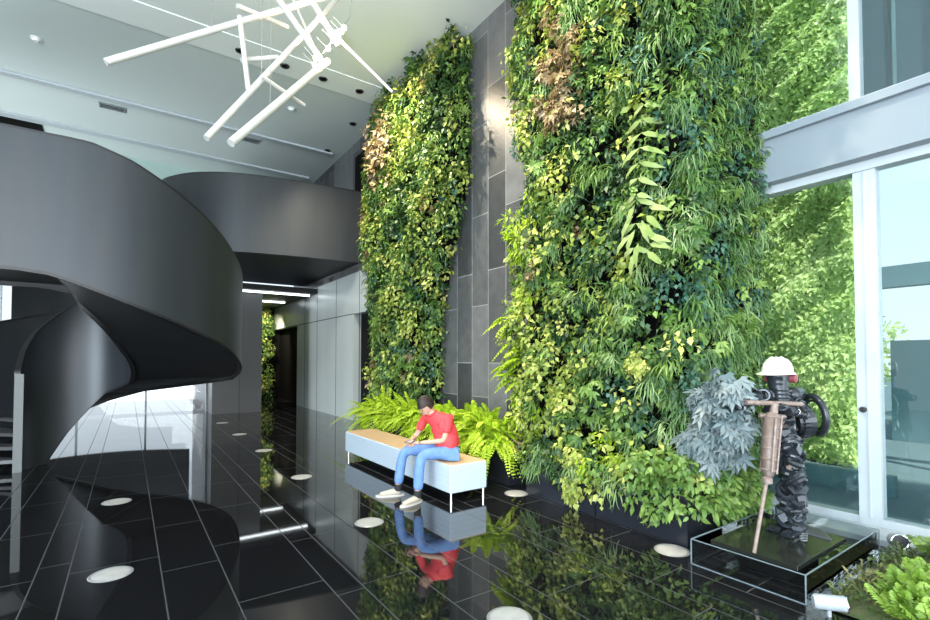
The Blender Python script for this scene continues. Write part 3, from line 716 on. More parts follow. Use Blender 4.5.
# clothing
shirt = skin_mesh('polo_shirt', [
    [(P(3.215, 4.92, .525), (.185, .135)), (P(3.215, 4.93, .66), (.165, .12)), (P(3.175, 4.97, .79), (.17, .125)), (P(3.125, 5.02, .90), (.125, .085)), (P(3.095, 5.04, .945), (.062, .060))],
    [3, (P(*shN), .064), (P(3.145, 4.84, .80), .058), (P(3.12, 4.835, .735), .056)],
    [3, (P(*shF), .064), (P(3.03, 5.24, .80), .058), (P(3.01, 5.262, .735), .056)]], 'shirt', person)
Rz = Matrix.Rotation(R(-18), 3, 'Z')
join_into(shirt, MB().ball(P(3.165, 4.985, .80), (.125, .17, .155), 18, rot=Rz).ball(P(3.205, 4.93, .62), (.128, .178, .17), 18, rot=Rz), 'shirt')
obj('collar', MB().torus(P(3.075, 5.052, .965), .060, .013, axis=(-.5, .2, .85)), 'shirt', person, smooth=True)
jeans = skin_mesh('jeans', [
    [(P(3.20, 4.92, .515), (.155, .092)), (P(3.20, 4.92, .60), (.145, .10))],
    [0, (P(*hipN), .088), (P(3.02, 4.85, .53), .080), (P(*knN), .069), (P(2.805, 4.885, .40), .064), (P(2.785, 4.87, .22), .060), (P(2.775, 4.865, .125), .060)],
    [0, (P(*hipF), .088), (P(2.99, 5.14, .53), .080), (P(*knF), .069), (P(2.76, 5.235, .40), .064), (P(2.735, 5.24, .22), .060), (P(2.722, 5.24, .125), .060)]], 'jeans', person)
for (ax, ay, az), (tx, ty) in ((anN, (2.545, 4.81)), (anF, (2.50, 5.33))):
    d_ = Vector((tx - ax, ty - ay, 0)).normalized(); hl = Vector((ax, ay, 0)) - d_ * .045; tt = Vector((tx, ty, 0))
    sh = skin_mesh('shoe', [[(tuple(hl + Vector((0, 0, .048)) - PO), (.042, .036)), (tuple(hl.lerp(tt, .28) + Vector((0, 0, .050)) - PO), (.044, .040)), (tuple(hl.lerp(tt, .6) + Vector((0, 0, .042)) - PO), (.042, .030)), (tuple(hl.lerp(tt, .92) + Vector((0, 0, .032)) - PO), (.038, .020))]], 'shoe', person)
    sm = MB(); q = []; sd = Vector((-d_.y, d_.x, 0))
    for k in range(24):
        t = 2 * math.pi * k / 24; ln = (tt - hl).length; cx_ = .5 + .5 * math.cos(t)
        p_ = hl - d_ * .035 + d_ * (ln + .06) * cx_ + sd * math.sin(t) * (.040 + .008 * cx_)
        q.append(p_ - PO)
    sm.add([(v.x, v.y, -PO.z + .0) for v in q] + [(v.x, v.y, -PO.z + .022) for v in q], [tuple(range(23, -1, -1)), tuple(range(24, 48))] + [(i, (i + 1) % 24, 24 + (i + 1) % 24, 24 + i) for i in range(24)])
    obj('sole', sm, 'sole', sh, smooth=True)
    lc = MB()
    for k in range(4):
        m_ = hl.lerp(tt, .36 + k * .08) + Vector((0, 0, .083 - k * .006)); lc.tube([m_ - sd * .02 - PO, m_ + Vector((0, 0, .004)) - PO, m_ + sd * .02 - PO], .003, 6)
    obj('laces', lc, 'sole', sh)
    obj('sock', MB().tube([P(ax, ay, .06), P(ax + .008, ay, .135)], [.043, .040], 16), 'sock', person, smooth=True)
ph = thing('smartphone', 'small dark phone held in the seated person\'s hands', 'phone', PH, rz=R(5))
rp = Matrix.Rotation(R(-25), 3, 'Y')
obj('phone_body', MB().cbox((0, 0, 0), (.075, .135, .010), rp), 'device', ph, bevel=.003)
obj('phone_screen', MB().cbox(rp @ Vector((0, 0, .0056)), (.066, .120, .001), rp), mat('grey_screen', (.25, .28, .30), .1), ph)

# ================================================================== PLANTERS AND FERNS
FY = [(4.84, 5.75), (5.85, 6.9), (7.0, 8.05), (8.15, 9.3)]
fl_lab = ['black planter box at the right end of the fern row, its end face showing', 'black planter box behind the seated person', 'black planter box behind the middle of the bench', 'black planter box behind the far end of the bench']
fn_lab = ['bright fern hanging to the floor at the right end of the bench', 'bright arching fern directly behind the seated person', 'bright fern behind the middle of the bench', 'bright fern at the far end, beside the left living wall']
for i, (y0, y1) in enumerate(FY):
    ym = (y0 + y1) / 2
    t = thing('planter_box', fl_lab[i], 'planter', (4.32, ym, 0))
    hy_ = (y1 - y0) / 2; b_ = MB(); w_ = .03
    b_.box((-.24, -hy_, 0), (-.24 + w_, hy_, .46)); b_.box((.24 - w_, -hy_, 0), (.24, hy_, .46)); b_.box((-.24 + w_, -hy_, 0), (.24 - w_, -hy_ + w_, .46)); b_.box((-.24 + w_, hy_ - w_, 0), (.24 - w_, hy_, .46)); b_.box((-.21, -hy_ + w_, .01), (.21, hy_ - w_, .04))
    obj('box', b_, 'planter', t)
    obj('soil', MB().box((-.21, -hy_ + w_, .04), (.21, hy_ - w_, .42)), 'soil', t)
    L_ = Leaves(); nf = 230 if i < 2 else 190
    for k in range(nf):
        az = RNG.uniform(-math.pi, math.pi); el = RNG.uniform(.2, 1.45)
        dr = np.array([-abs(math.cos(az)) * 1.0 if RNG.random() < .75 else math.cos(az), math.sin(az) * .9, 0]); dr = norm(dr)
        d3 = dr * math.cos(el) + np.array([0, 0, math.sin(el)])
        ln = RNG.uniform(.50, 1.0)
        p0 = np.array([4.22 + RNG.uniform(-.14, .14), ym + RNG.uniform(-hy_ * .8 + .2 * (i == 0), hy_ * .8), .51])
        if d3[0] > 0: ln = min(ln, .5)
        dp = ln * RNG.uniform(.35, .95)
        dp = min(dp, .40 + ln * math.sin(el))
        frond(L_, p0, d3, ln, dp, 24, .062, .026, RNG.uniform(.25, .8), curl=2.1)
    fe = L_.build('fern', 'lf_fern', None)
    if i == 0:
        for k in range(10):
            pass
    tag(fe, fn_lab[i], 'fern', 'ferns in the planter row')
# small brown tipped plant at the end planter
L_ = Leaves(); tuft(L_, (4.22, 4.90, .50), (-.6, -.6, .5), .14, 40, .10, .035, 'lance', .7, droop=.5)
tag(L_.build('bronze_plant', 'lf_brown'), 'small bronze tipped plant at the corner of the end planter', 'plant')

# troughs under the right living wall
tr_lab = ['long black trough under the yellow green trailing plants of the right living wall', 'long black trough under the right living wall, beside the acrylic plinth']
for i, (y0, y1) in enumerate(((3.42, 4.45), (2.42, 3.40))):
    t = thing('planter_trough', tr_lab[i], 'planter', (4.3, (y0 + y1) / 2, 0)); hy_ = (y1 - y0) / 2; b_ = MB(); w_ = .03
    b_.box((-.27, -hy_, 0), (-.24, hy_, .42)); b_.box((.27, -hy_, 0), (.24, hy_, .42)); b_.box((-.24, -hy_, 0), (.24, -hy_ + w_, .42)); b_.box((-.24, hy_ - w_, 0), (.24, hy_, .42)); b_.box((-.24, -hy_ + w_, .01), (.24, hy_ - w_, .04))
    obj('box', b_, 'planter', t); obj('soil', MB().box((-.24, -hy_ + w_, .04), (.24, hy_ - w_, .38)), 'soil', t)

# ================================================================== LIVING WALLS
KINDS = {  # material, template, leaf length, width, leaves per tuft, radius, droop
    'yellow': ('lf_yellow', 'ovate', .095, .065, 32, .23, .6),
    'mid': ('lf_mid', 'ovate', .085, .055, 36, .21, .6),
    'dark': ('lf_dark', 'ovate', .095, .060, 34, .15, .7),
    'teal': ('lf_teal', 'ovate', .080, .055, 38, .17, .6),
    'grass': ('lf_grass', 'blade', .20, .014, 70, .16, 1.1),
    'palm': ('lf_mid', 'palm', .13, .1, 22, .20, .5),
    'fernm': ('lf_mid', 'blade', .17, .022, 56, .16, .8),
    'brown': ('lf_brown', 'ovate', .11, .07, 26, .17, .5),
    'fernb': ('lf_fern', 'lance', .13, .030, 46, .19, .6),
}
PART = {'yellow': 'heart_leaf_foliage', 'mid': 'ivy_foliage', 'dark': 'shade_foliage', 'teal': 'blue_green_foliage', 'grass': 'grassy_foliage', 'palm': 'lobed_foliage', 'fernm': 'fern_foliage', 'brown': 'bronze_foliage', 'fernb': 'bright_fern_foliage'}
def vnoise(y, z, s, seed):
    return math.sin(y * s * 1.7 + seed) * math.cos(z * s * 1.3 + seed * 2.1) + .5 * math.sin(y * s * 3.1 + z * s * 2.3 + seed * .7)
def plant_wall(root, tufts, origin, scale=1.0):
    """tufts: list of (centre, outward, kind)"""
    Ls = {}
    for c_, out, kd, k_ in tufts:
        m_, tp, L, Wd, n_, r_, dr = KINDS[kd]
        Ls.setdefault(kd, Leaves())
        bt = float(np.clip(.42 + .30 * RNG.normal(), .05, .9))
        tuft(Ls[kd], c_, out, r_ * k_ * RNG.uniform(.75, 1.25), int(n_ * scale), L * k_ * scale ** -.3, Wd * k_ * scale ** -.3, tp, bt, dr)
    for kd, L_ in Ls.items():
        o = L_.build(PART[kd], KINDS[kd][0], root, origin); o['kind'] = 'stuff'
def pick(w):
    ks = list(w); p = np.array([max(w[k], 0) for k in ks], float); return ks[RNG.choice(len(ks), p=p / p.sum())]

# left living wall
lw = thing('living_wall', 'tall narrow living wall of mixed ivy and fern, left of the bare slate', 'living wall', (4.95, 9.2, 0))
def ylo(z): return float(np.interp(z, [0.00, 0.91, 2.68, 3.91, 4.84, 5.84, 7.26], [7.95, 7.84, 7.76, 7.31, 6.97, 6.91, 6.90]))
def yhi(z): return float(np.interp(z, [0.00, 2.29, 2.97, 3.82, 5.39, 6.29, 7.26], [10.45, 10.21, 10.37, 10.81, 10.78, 10.51, 10.18]))
pb = MB()
for k in range(10):
    z0, z1 = .1 + k * .725, .1 + (k + 1) * .725; zm = (z0 + z1) / 2
    pb.box((4.86, ylo(zm) + .1, z0), (4.99, yhi(zm) - .05, z1))
obj('backing_panel', loc(pb, (4.95, 9.2, 0)), 'black', lw)
tf = []; s_ = .17
for z in np.arange(.15, 7.30, s_):
    for y in np.arange(ylo(z), yhi(z), s_):
        yy = y + RNG.uniform(-.08, .08); zz = z + RNG.uniform(-.08, .08)
        q = vnoise(yy, zz, 1.3, 1.0); q2 = vnoise(yy, zz, 1.9, 4.0)
        w_ = {'yellow': .9 + q * 1.1 + (.4 if zz > 3 else -.3), 'mid': 1.0, 'dark': 1.1 - q * 1.0, 'palm': .5 + q2 * .4, 'fernm': .6 + q2 * .5, 'teal': (.6 if zz < 3.2 else .05) + .3 * q2, 'brown': .12 + (2.0 if (abs(zz - 6.05) < .6 and abs(yy - 9.50) < .5) else 0) + (.8 if yy > 10.6 else 0)}
        edge = min(yy - ylo(z), yhi(z) - yy); ex = 4.78 - .16 * min(1, edge / .5) + .09 * vnoise(yy, zz, 3.2, 2.0)
        tf.append(((ex, yy, zz), (-1, 0, 0), pick(w_), 1.0))
for z in np.arange(.2, 7.25, .2):   # the near edge of the panel
    tf.append(((4.88, ylo(z) + .02, z), (-.6, -.8, 0), pick({'mid': 1, 'yellow': 1, 'dark': .6, 'fernm': .6}), .9))
plant_wall(lw, tf, (4.95, 9.2, 0), .8)

# right living wall
rw = thing('living_wall', 'wide lush living wall beside the window, on the right of the bare slate', 'living wall', (4.8, 3.6, 0))
def yhr(z): return float(np.interp(z, [0.31, 0.91, 1.70, 2.58, 3.34, 3.81, 4.09, 4.74, 5.37, 6.27, 7.22], [4.62, 5.01, 5.21, 5.07, 5.18, 4.89, 4.77, 5.05, 5.10, 5.01, 4.98]))
pb = MB()
for k in range(10):
    z0, z1 = .4 + k * .70, .4 + (k + 1) * .70; pb.box((4.58, 2.76, z0), (4.985, yhr((z0 + z1) / 2) - .12, z1))
obj('backing_panel', loc(pb, (4.8, 3.6, 0)), 'black', rw)
pb = MB().box((4.60, 2.60, .4), (5.80, 2.73, 7.38)); obj('end_backing_panel', loc(pb, (4.8, 3.6, 0)), 'black', rw)
tf = []; s_ = .145
for z in np.arange(.50, 7.38, s_):
    for y in np.arange(2.48, yhr(z), s_):
        yy = y + RNG.uniform(-.07, .07); zz = z + RNG.uniform(-.07, .07)
        u = (yy - 2.2) / 2.8            # 0 at the window end, 1 at the slate
        q = vnoise(yy, zz, 2.0, 3.0); q2 = vnoise(yy, zz, 2.7, 7.0); q3 = vnoise(yy, zz, 1.5, 9.0)
        hi = zz > 3.2
        w_ = {'yellow': max(0, u - .15) * 2.2 + q * .6 + (.3 if zz < 3.6 else 0), 'mid': .8 + q2 * .4, 'dark': 1.3 - q * .9 + (.5 if .3 < u < .6 and hi else 0),
              'teal': max(0, .55 - u) * 2.0 + .15 + q3 * .3, 'grass': max(0, .5 - u) * 2.6 + q2 * .6 + (.3 if 1.0 < zz < 2.6 and u < .6 else 0),
              'palm': .35 + q3 * .5, 'fernm': .4 + (.6 if u < .45 and hi else 0) + q2 * .3,
              'fernb': (1.6 if (u > .82 and zz < 3.7) else 0) + (.5 if zz < .9 else 0), 'brown': .03 + (2.6 if (abs(zz - 4.82) < .5 and abs(yy - 4.04) < .35) else 0)}
        edge = yhr(z) - yy; ex = 4.50 - .20 * min(1, edge / .35) + .11 * vnoise(yy, zz, 4.2, 5.0)
        if zz < 1.0: ex -= .10 * (1.0 - zz)
        tf.append(((ex, yy, zz), (-1, 0, 0), pick(w_), .82))
for z in np.arange(.25, 7.38, .16):
    for x in np.arange(4.45, 5.78, .17):
        yy = 2.59 + .04 * vnoise(x, z, 4, 2)
        tf.append(((x + RNG.uniform(-.06, .06), yy, z + RNG.uniform(-.06, .06)), (-.25, -1, 0), pick({'grass': 1.0, 'teal': 1.0, 'mid': .8, 'fernm': .8, 'palm': .4, 'dark': .4}), .85))
for z in np.arange(.4, 7.3, .2):
    tf.append(((4.62, yhr(z) - .02, z), (-.5, .8, 0), pick({'yellow': 1.2, 'mid': 1, 'dark': .5}), .9))
for y in np.arange(2.95, 4.5, .11):
    for z in (.36, .46): tf.append(((4.08 + RNG.uniform(-.04, .1), y + RNG.uniform(-.05, .05), z + RNG.uniform(-.10, .08)), (-1, 0, .2), pick({'mid': 1.2, 'grass': .9, 'yellow': .8, 'dark': .6}), .8))
plant_wall(rw, tf, (4.8, 3.6, 0), .85)

# individual plants standing out of the walls
def single(name, mk, m_, label, cat='plant', group=None):
    L_ = Leaves(); mk(L_); return tag(L_.build(name, m_), label, cat, group)
def mk_silver(L_):
    for k in range(50):
        yy = RNG.uniform(2.05, 2.44); zz = RNG.normal(1.06, .24)
        zz = float(np.clip(zz, .62, 1.42)); tuft(L_, (4.20 + RNG.uniform(-.10, .20), yy, zz), (-.8, -.5, .1), .12, 15, .12, .1, 'palm', RNG.uniform(.35, .8), .8)
single('silver_leaf_plant', mk_silver, 'lf_silver', 'big clump of silver blue lobed leaves behind the jackhammer figure')
def mk_frond(L_):
    frond(L_, (4.120, 2.859, 4.132), (-.10, .04, -1), 1.0, .12, 8, .27, .050, .65, 'lance', up=(-1, 0, .1))
    frond(L_, (4.100, 2.911, 3.432), (-.05, .05, -1), .9, .1, 5, .22, .055, .6, 'lance', up=(-1, 0, .1))
    for k in range(16):
        a = RNG.uniform(-1.4, 1.4); L_.add(np.array([[4.10, 2.92 + .12 * math.sin(a), 3.15 - .035 * k]]), np.array([[-.25, math.sin(a), -math.cos(a) * .9]]), np.array([[-1, 0, .3]]), .26, .062, RNG.uniform(.4, .9), 'lance')
single('long_leaf_climber', mk_frond, 'lf_frond', 'pale long leaved climber hanging down the middle of the right living wall')
def mk_bright(L_):
    for k in range(26):
        frond(L_, (4.35 + RNG.uniform(-.1, .1), 4.88 + RNG.uniform(-.15, .15), RNG.uniform(1.2, 2.2)), (-.55, RNG.uniform(.1, 1.0), RNG.uniform(0, .7)), RNG.uniform(.30, .46), RNG.uniform(.2, .4), 16, .09, .034, RNG.uniform(.3, .7))
single('wall_fern', mk_bright, 'lf_fern', 'bright green fern spilling from the left edge of the right living wall')
def mk_bronze(L_):
    for k in range(22): tuft(L_, (4.16 + RNG.uniform(-.05, .1), 4.04 + RNG.normal(0, .14), 4.82 + RNG.normal(0, .30)), (-1, 0, 0), .15, 20, .10, .065, 'palm', RNG.uniform(.3, .8), .6)
single('bronze_leaf_plant', mk_bronze, 'lf_brown', 'bronze leaved clump high on the right living wall')
def mk_bronze2(L_):
    for k in range(34): tuft(L_, (4.45 + RNG.uniform(-.05, .1), 9.50 + RNG.normal(0, .24), 6.05 + RNG.normal(0, .28)), (-1, 0, 0), .18, 14, .15, .09, 'ovate', RNG.uniform(.4, .9), .5)
single('bronze_leaf_plant', mk_bronze2, 'lf_brown', 'tan leaved clump high on the left living wall')
def mk_trail(L_):
    for k in range(26):
        zz = .62 - k * .022; tuft(L_, (4.03 + RNG.uniform(-.03, .06), 3.68 + RNG.normal(0, .07 + .06 * (zz > .35)), max(zz, .09)), (-1, 0, .1), .07, 14, .075, .05, 'ovate', RNG.uniform(.4, .9), .8)
single('trailing_plant', mk_trail, 'lf_yellow', 'yellow green vine trailing down the trough to the floor')
def mk_ball(L_):
    for k in range(16): tuft(L_, (4.22, 3.03 + RNG.normal(0, .045), 1.55 + RNG.normal(0, .07)), (-1, 0, 0), .09, 14, .07, .055, 'ovate', RNG.uniform(.5, .9), .6)
single('rosette_plant', mk_ball, 'lf_yellow', 'small yellow green rosette low in the middle of the right living wall')
def mk_lowbush(L_):
    for k in range(150):
        x = RNG.uniform(4.0, 5.15); y = RNG.uniform(2.32, 2.46) if x > 4.35 else RNG.uniform(2.36, 2.9); zz = RNG.uniform(.20, .72) - .12 * (x > 4.7)
        tuft(L_, (x - (.10 if x < 4.3 else 0), y, zz), (-.6, -.7, .35), .12, 20, .085, .04, 'lance', RNG.uniform(.3, .9), .5)
single('low_shrub', mk_lowbush, 'lf_mid', 'bright green leafy shrub at the foot of the right living wall behind the plinth')

# green strip on the far wall of the passage
gs = thing('living_wall', 'slim green planted strip at the end of the far passage', 'living wall', (4.5, 20.7, 0))
obj('backing_panel', MB().box((-.42, 0, .05), (.40, .09, 3.9)), 'black', gs)
tf = [((4.5 + RNG.uniform(-.36, .30), 20.6, z), (0, -1, 0), pick({'yellow': 1, 'mid': 1.2, 'dark': .6}), 1.2) for z in np.arange(.15, 3.85, .045)]
plant_wall(gs, tf, (4.5, 20.7, 0), .8)
light('passage_spot', 'SPOT', (4.2, 19.0, 3.6), (4.4, 20.7, 1.6), 420, (1, .9, .65), spot_size=R(100), spot_blend=.6, shadow_soft_size=.1)

# ================================================================== PLINTH, SLAB, FIGURE
ax0, ax1, ay0, ay1, az = 3.74, 5.22, 1.44, 2.22, .19
pl = thing('acrylic_plinth', 'clear acrylic box plinth with bright edges on the black floor', 'plinth', ((ax0 + ax1) / 2, (ay0 + ay1) / 2, 0))
hx, hy = (ax1 - ax0) / 2, (ay1 - ay0) / 2; th = .012
for a, b in (((-hx, -hy, .002), (hx, -hy + th, az)), ((-hx, hy - th, .002), (hx, hy, az)), ((-hx, -hy + th, .002), (-hx + th, hy - th, az)), ((hx - th, -hy + th, .002), (hx, hy - th, az))):
    obj('side_panel', MB().box(a, b), 'acrylic', pl)
e_ = MB(); q = .0065
for x in (-hx, hx):
    for y in (-hy, hy): e_.box((x - q * .6, y - q * .6, .0), (x + q * .6, y + q * .6, az))
for z in (.0, az):
    for y in (-hy, hy): e_.box((-hx, y - q * .6, z), (hx, y + q * .6, z + q * .8))
    for x in (-hx, hx): e_.box((x - q * .6, -hy, z), (x + q * .6, hy, z + q * .8))
obj('polished_edges', e_, 'acrylic_edge', pl)
sb = thing('base_slab', 'thick dark slab inside the plinth carrying the metal figure', 'slab', (4.32, 1.83, 0))
obj('slab_top', MB().box((-.46, -.30, .155), (.46, .30, .19)), 'slab', sb, bevel=.003)
obj('slab_core', MB().box((-.28, -.17, .0), (.28, .17, .155)), 'black', sb)

FO = Vector((4.55, 1.86, .19))
rb = thing('robot_sculpture', 'black scrap metal figure in a white hard hat on the slab', 'sculpture', FO)
def Q(x, y, z): return Vector((x + .049 * (z - .19), y + .066 * (z - .19), z)) - FO   # the figure leans a little
rr = random.Random(7)
def chain_lump(pts, r, n, name, mt='iron', jitter=.5, par=None, lab=None):
    """a limb welded from nuts, links, rods and plates around a core"""
    mb = MB(); pts = [Vector(p) for p in pts]; mb.tube(pts, [r * .45] * len(pts), 10)
    tot = sum((b - a).length for a, b in zip(pts[:-1], pts[1:]))
    for k in range(n):
        u = (k + .5) / n * tot; i = 0
        while i < len(pts) - 2 and u > (pts[i + 1] - pts[i]).length: u -= (pts[i + 1] - pts[i]).length; i += 1
        L_ = (pts[i + 1] - pts[i]).length; p = pts[i].lerp(pts[i + 1], min(1, u / L_)); d_ = (pts[i + 1] - pts[i]).normalized()
        off = Vector((rr.uniform(-1, 1), rr.uniform(-1, 1), rr.uniform(-.4, .4))) * r * jitter; ax_ = (d_ + Vector((rr.uniform(-.9, .9), rr.uniform(-.9, .9), rr.uniform(-.5, .5)))).normalized()
        c_ = rr.random()
        if c_ < .45: mb.torus(p + off, r * rr.uniform(.40, .62), r * rr.uniform(.13, .2), ax_, 12, 6)
        elif c_ < .75: mb.lathe([(r * .15, -r * .3), (r * .55, -r * .3), (r * .55, r * .3), (r * .15, r * .3), (r * .15, -r * .3)], p + off, 6, axis=ax_)
        else: mb.tube([p + off - ax_ * r * .7, p + off + ax_ * r * .7], r * .17, 8)
    o = obj(name, mb, mt, par or rb)
    if lab: o['label'] = lab
    return o
hips = Q(4.56, 1.83, .80)
chain_lump([Q(4.50, 1.80, .80), Q(4.50, 1.78, .58), Q(4.58, 1.83, .40), Q(4.62, 1.84, .22)], .105, 60, 'leg')
chain_lump([Q(4.74, 1.86, .84), Q(4.70, 1.86, .62), Q(4.72, 1.88, .42), Q(4.74, 1.88, .22)], .095, 56, 'leg')
for fx, fy in ((4.58, 1.80), (4.64, 1.93)):
    fm = MB().cbox(Q(fx - .05, fy, .205), (.24, .09, .03)); fm.cbox(Q(fx + .02, fy, .235), (.10, .07, .04))
    for k in range(4): fm.tube([Q(fx - .10, fy - .03 + k * .02, .215), Q(fx - .20, fy - .035 + k * .023, .205)], .011, 8)
    obj('foot', fm, 'iron', rb)
gr = MB()
for k in range(7): gr.cbox(Q(4.62 + .03 * k, 1.66 + .02 * k, .197), (.02, .16, .012))
for k in range(5): gr.torus(Q(4.42 + .06 * k, 1.70 + .02 * k, .20), .025, .007, (0, 0, 1), 12, 6)
obj('scrap_at_feet', gr, 'iron2', rb)
chain_lump([Q(4.56, 1.84, .78), Q(4.54, 1.83, .92)], .12, 24, 'pelvis')
chain_lump([Q(4.53, 1.83, .92), Q(4.46, 1.82, 1.10), Q(4.47, 1.82, 1.26)], .11, 60, 'torso')
chain_lump([Q(4.68, 1.86, .88), Q(4.72, 1.86, 1.24)], .095, 40, 'back_frame')
obj('rib_bars', MB().tube([Q(4.42, 1.78, .95), Q(4.42, 1.78, 1.25)], .012, 8).tube([Q(4.56, 1.76, .92), Q(4.56, 1.76, 1.25)], .012, 8).tube([Q(4.40, 1.76, .74), Q(4.64, 1.78, .76)], .016, 8), 'rust', rb)
chain_lump([Q(4.28, 1.90, 1.30), Q(4.44, 1.86, 1.32), Q(4.62, 1.84, 1.28)], .075, 26, 'shoulder')
chain_lump([Q(4.58, 1.74, 1.26), Q(4.40, 1.62, 1.16), Q(4.22, 1.72, 1.24)], .060, 26, 'arm')
chain_lump([Q(4.26, 1.96, 1.30), Q(4.12, 1.98, 1.22), Q(4.07, 1.90, 1.27)], .065, 24, 'arm')
nk = MB(); nk.tube([Q(4.44, 1.80, 1.24), Q(4.43, 1.80, 1.42)], .062, 18)
for k in range(5): nk.torus(Q(4.44, 1.80, 1.26 + k * .03), .068, .008, (0, 0, 1), 20, 6)
obj('neck', nk, 'iron', rb, smooth=True)
hm = MB(); hm.tube([Q(4.42, 1.80, 1.36), Q(4.42, 1.80, 1.52)], [.068, .088], 20); hm.cbox(Q(4.335, 1.76, 1.45), (.03, .08, .03)); hm.cbox(Q(4.345, 1.76, 1.405), (.02, .06, .012))
obj('head', hm, 'iron', rb, smooth=True)
for s1, yy in ((-1, 1.71), (1, 1.89)):
    tag(obj('ear_cup', MB().lathe([(0, -.025), (.04, -.025), (.045, .01), (.03, .025), (0, .03)], Q(4.46 + .03 * (s1 < 0), yy, 1.455), 18, axis=(.25, s1, 0)), 'redear', rb, smooth=True), 'dark red ear cup')
ht = MB(); prof = [(.002, .125), (.04, .122), (.075, .105), (.098, .075), (.110, .035), (.115, .0)]
ht.lathe(prof, Q(4.42, 1.80, 1.50), 28); 
vs = []; fs = []
for k in range(28):
    t = 2 * math.pi * k / 28; ext = .016 + .045 * max(0, math.cos(t - math.pi * .93)) ** 2
    for rr_, zz in ((.113, .004), (.115 + ext, -.008 - ext * .15), (.115 + ext, -.014 - ext * .15), (.110, -.004)): vs.append(Q(4.42 + rr_ * math.cos(t), 1.80 + rr_ * math.sin(t), 1.50 + zz))
for k in range(28):
    for j in range(4): fs.append((k * 4 + j, k * 4 + (j + 1) % 4, ((k + 1) % 28) * 4 + (j + 1) % 4, ((k + 1) % 28) * 4 + j))
ht.add(vs, fs)
for k in (-1, 0, 1): ht.tube([Q(4.42 + .105 * math.cos(a_), 1.80 + .035 * k, 1.50 + .125 * math.sin(a_)) for a_ in np.linspace(.35, math.pi - .35, 9)], .006, 6)
tag(obj('hard_hat', ht, 'hat', rb, smooth=True), 'white hard hat with a brim')
wh = MB(); wc = Q(4.99, 1.76, 1.12); wa = (.75, -.66, .12)
wh.torus(wc, .165, .026, wa, 40, 10); wh.torus(wc, .125, .010, wa, 40, 8)
obj('back_wheel', wh, 'iron', rb, smooth=True)
wc = Q(4.82, 1.74, 1.09); bp_ = MB(); rw_ = Vector((0, 0, 1)).rotation_difference(Vector(wa)).to_matrix()
bp_.tube([wc + Vector(wa).normalized() * -.13, wc + Vector(wa).normalized() * -.02], [.11, .145], 22)
for k in range(26):
    a_ = 2 * math.pi * k / 26; bp_.cbox(wc + Vector(wa).normalized() * -.09 + rw_ @ Vector((math.cos(a_) * .145, math.sin(a_) * .145, 0)), (.02, .02, .05), rw_ @ Matrix.Rotation(a_, 3, 'Z'))
obj('gear_pack', bp_, 'iron', rb)
obj('pack_tank', MB().tube([Q(4.74, 1.82, 1.30), Q(4.94, 1.86, 1.30)], .065, 18).ball(Q(4.74, 1.82, 1.30), .065, 14).ball(Q(4.94, 1.86, 1.30), .065, 14), 'iron', rb, smooth=True)

jh = thing('jackhammer', 'worn jackhammer with rusty crossbar and long bit held by the metal figure', 'jackhammer', (3.84, 1.80, .19))
JO = Vector((3.84, 1.80, .19))
def J(x, y, z): return Vector((x + .049 * (z - .19), y + .066 * (z - .19), z)) - JO
obj('crossbar', MB().tube([J(4.03, 1.88, 1.265), J(4.42, 1.64, 1.25)], .019, 12), 'rust', jh, smooth=True)
obj('handle_stem', MB().tube([J(4.22, 1.75, 1.25), J(4.19, 1.76, 1.16)], .03, 12).tube([J(4.10, 1.82, 1.165), J(4.28, 1.71, 1.155)], .016, 10), 'rust', jh, smooth=True)
jb = MB(); jb.tube([J(4.19, 1.76, 1.165), J(4.17, 1.76, 1.13), J(4.12, 1.77, .92), J(4.08, 1.77, .76), J(4.07, 1.77, .71)], [.055, .062, .058, .050, .030], 20)
obj('hammer_body', jb, 'hammer', jh, smooth=True)
cg = MB()
for k in range(6):
    p_ = J(4.185, 1.76, 1.15).lerp(J(4.08, 1.77, .76), k / 5); cg.torus(p_, .064 - .002 * k, .006, (.22, 0, 1), 20, 6)
for s1 in (-1, 1): cg.tube([J(4.185 + .0, 1.76 + .066 * s1, 1.16), J(4.08, 1.77 + .056 * s1, .74)], .008, 8)
cg.tube([J(4.12, 1.71, 1.15), J(4.02, 1.72, .76)], .008, 8)
obj('band_cage', cg, 'rust', jh, smooth=True)
obj('collar', MB().lathe([(.018, 0), (.035, .0), (.035, .04), (.02, .05)], J(4.06, 1.775, .665), 16), 'rust', jh, smooth=True)
obj('chisel_bit', MB().tube([J(4.07, 1.775, .72), J(3.84, 1.80, .196)], .0135, 10), 'rust', jh, smooth=True)

# ================================================================== PLANTING BED AND SMALL LAMPS
gb = MB(); nx, ny = 26, 46; bx0, bx1, by0, by1 = 3.78, 5.42, -3.0, 1.38
for i in range(nx + 1):
    for j in range(ny + 1):
        x = bx0 + (bx1 - bx0) * i / nx; y = by0 + (by1 - by0) * j / ny
        e = min(i, nx - i, j, ny - j) / 4.0; z = .012 + .10 * min(1, e) * (1 + .35 * math.sin(x * 6 + y * 3) * math.cos(y * 5))
        gb.v.append((x, y, z))
for i in range(nx):
    for j in range(ny): gb.f.append((i * (ny + 1) + j, (i + 1) * (ny + 1) + j, (i + 1) * (ny + 1) + j + 1, i * (ny + 1) + j + 1)); gb.m.append(0)
pbed = tag(obj('planting_bed', gb, 'moss', None, smooth=True), 'mossy planting bed along the windows at lower right', 'planting bed')
L_ = Leaves(); n = 5200
x = RNG.uniform(bx0 + .03, bx1 - .03, n); y = RNG.uniform(-1.2, by1 - .02, n)
C_ = np.stack([x, y, .04 + .09 * RNG.random(n)], 1)
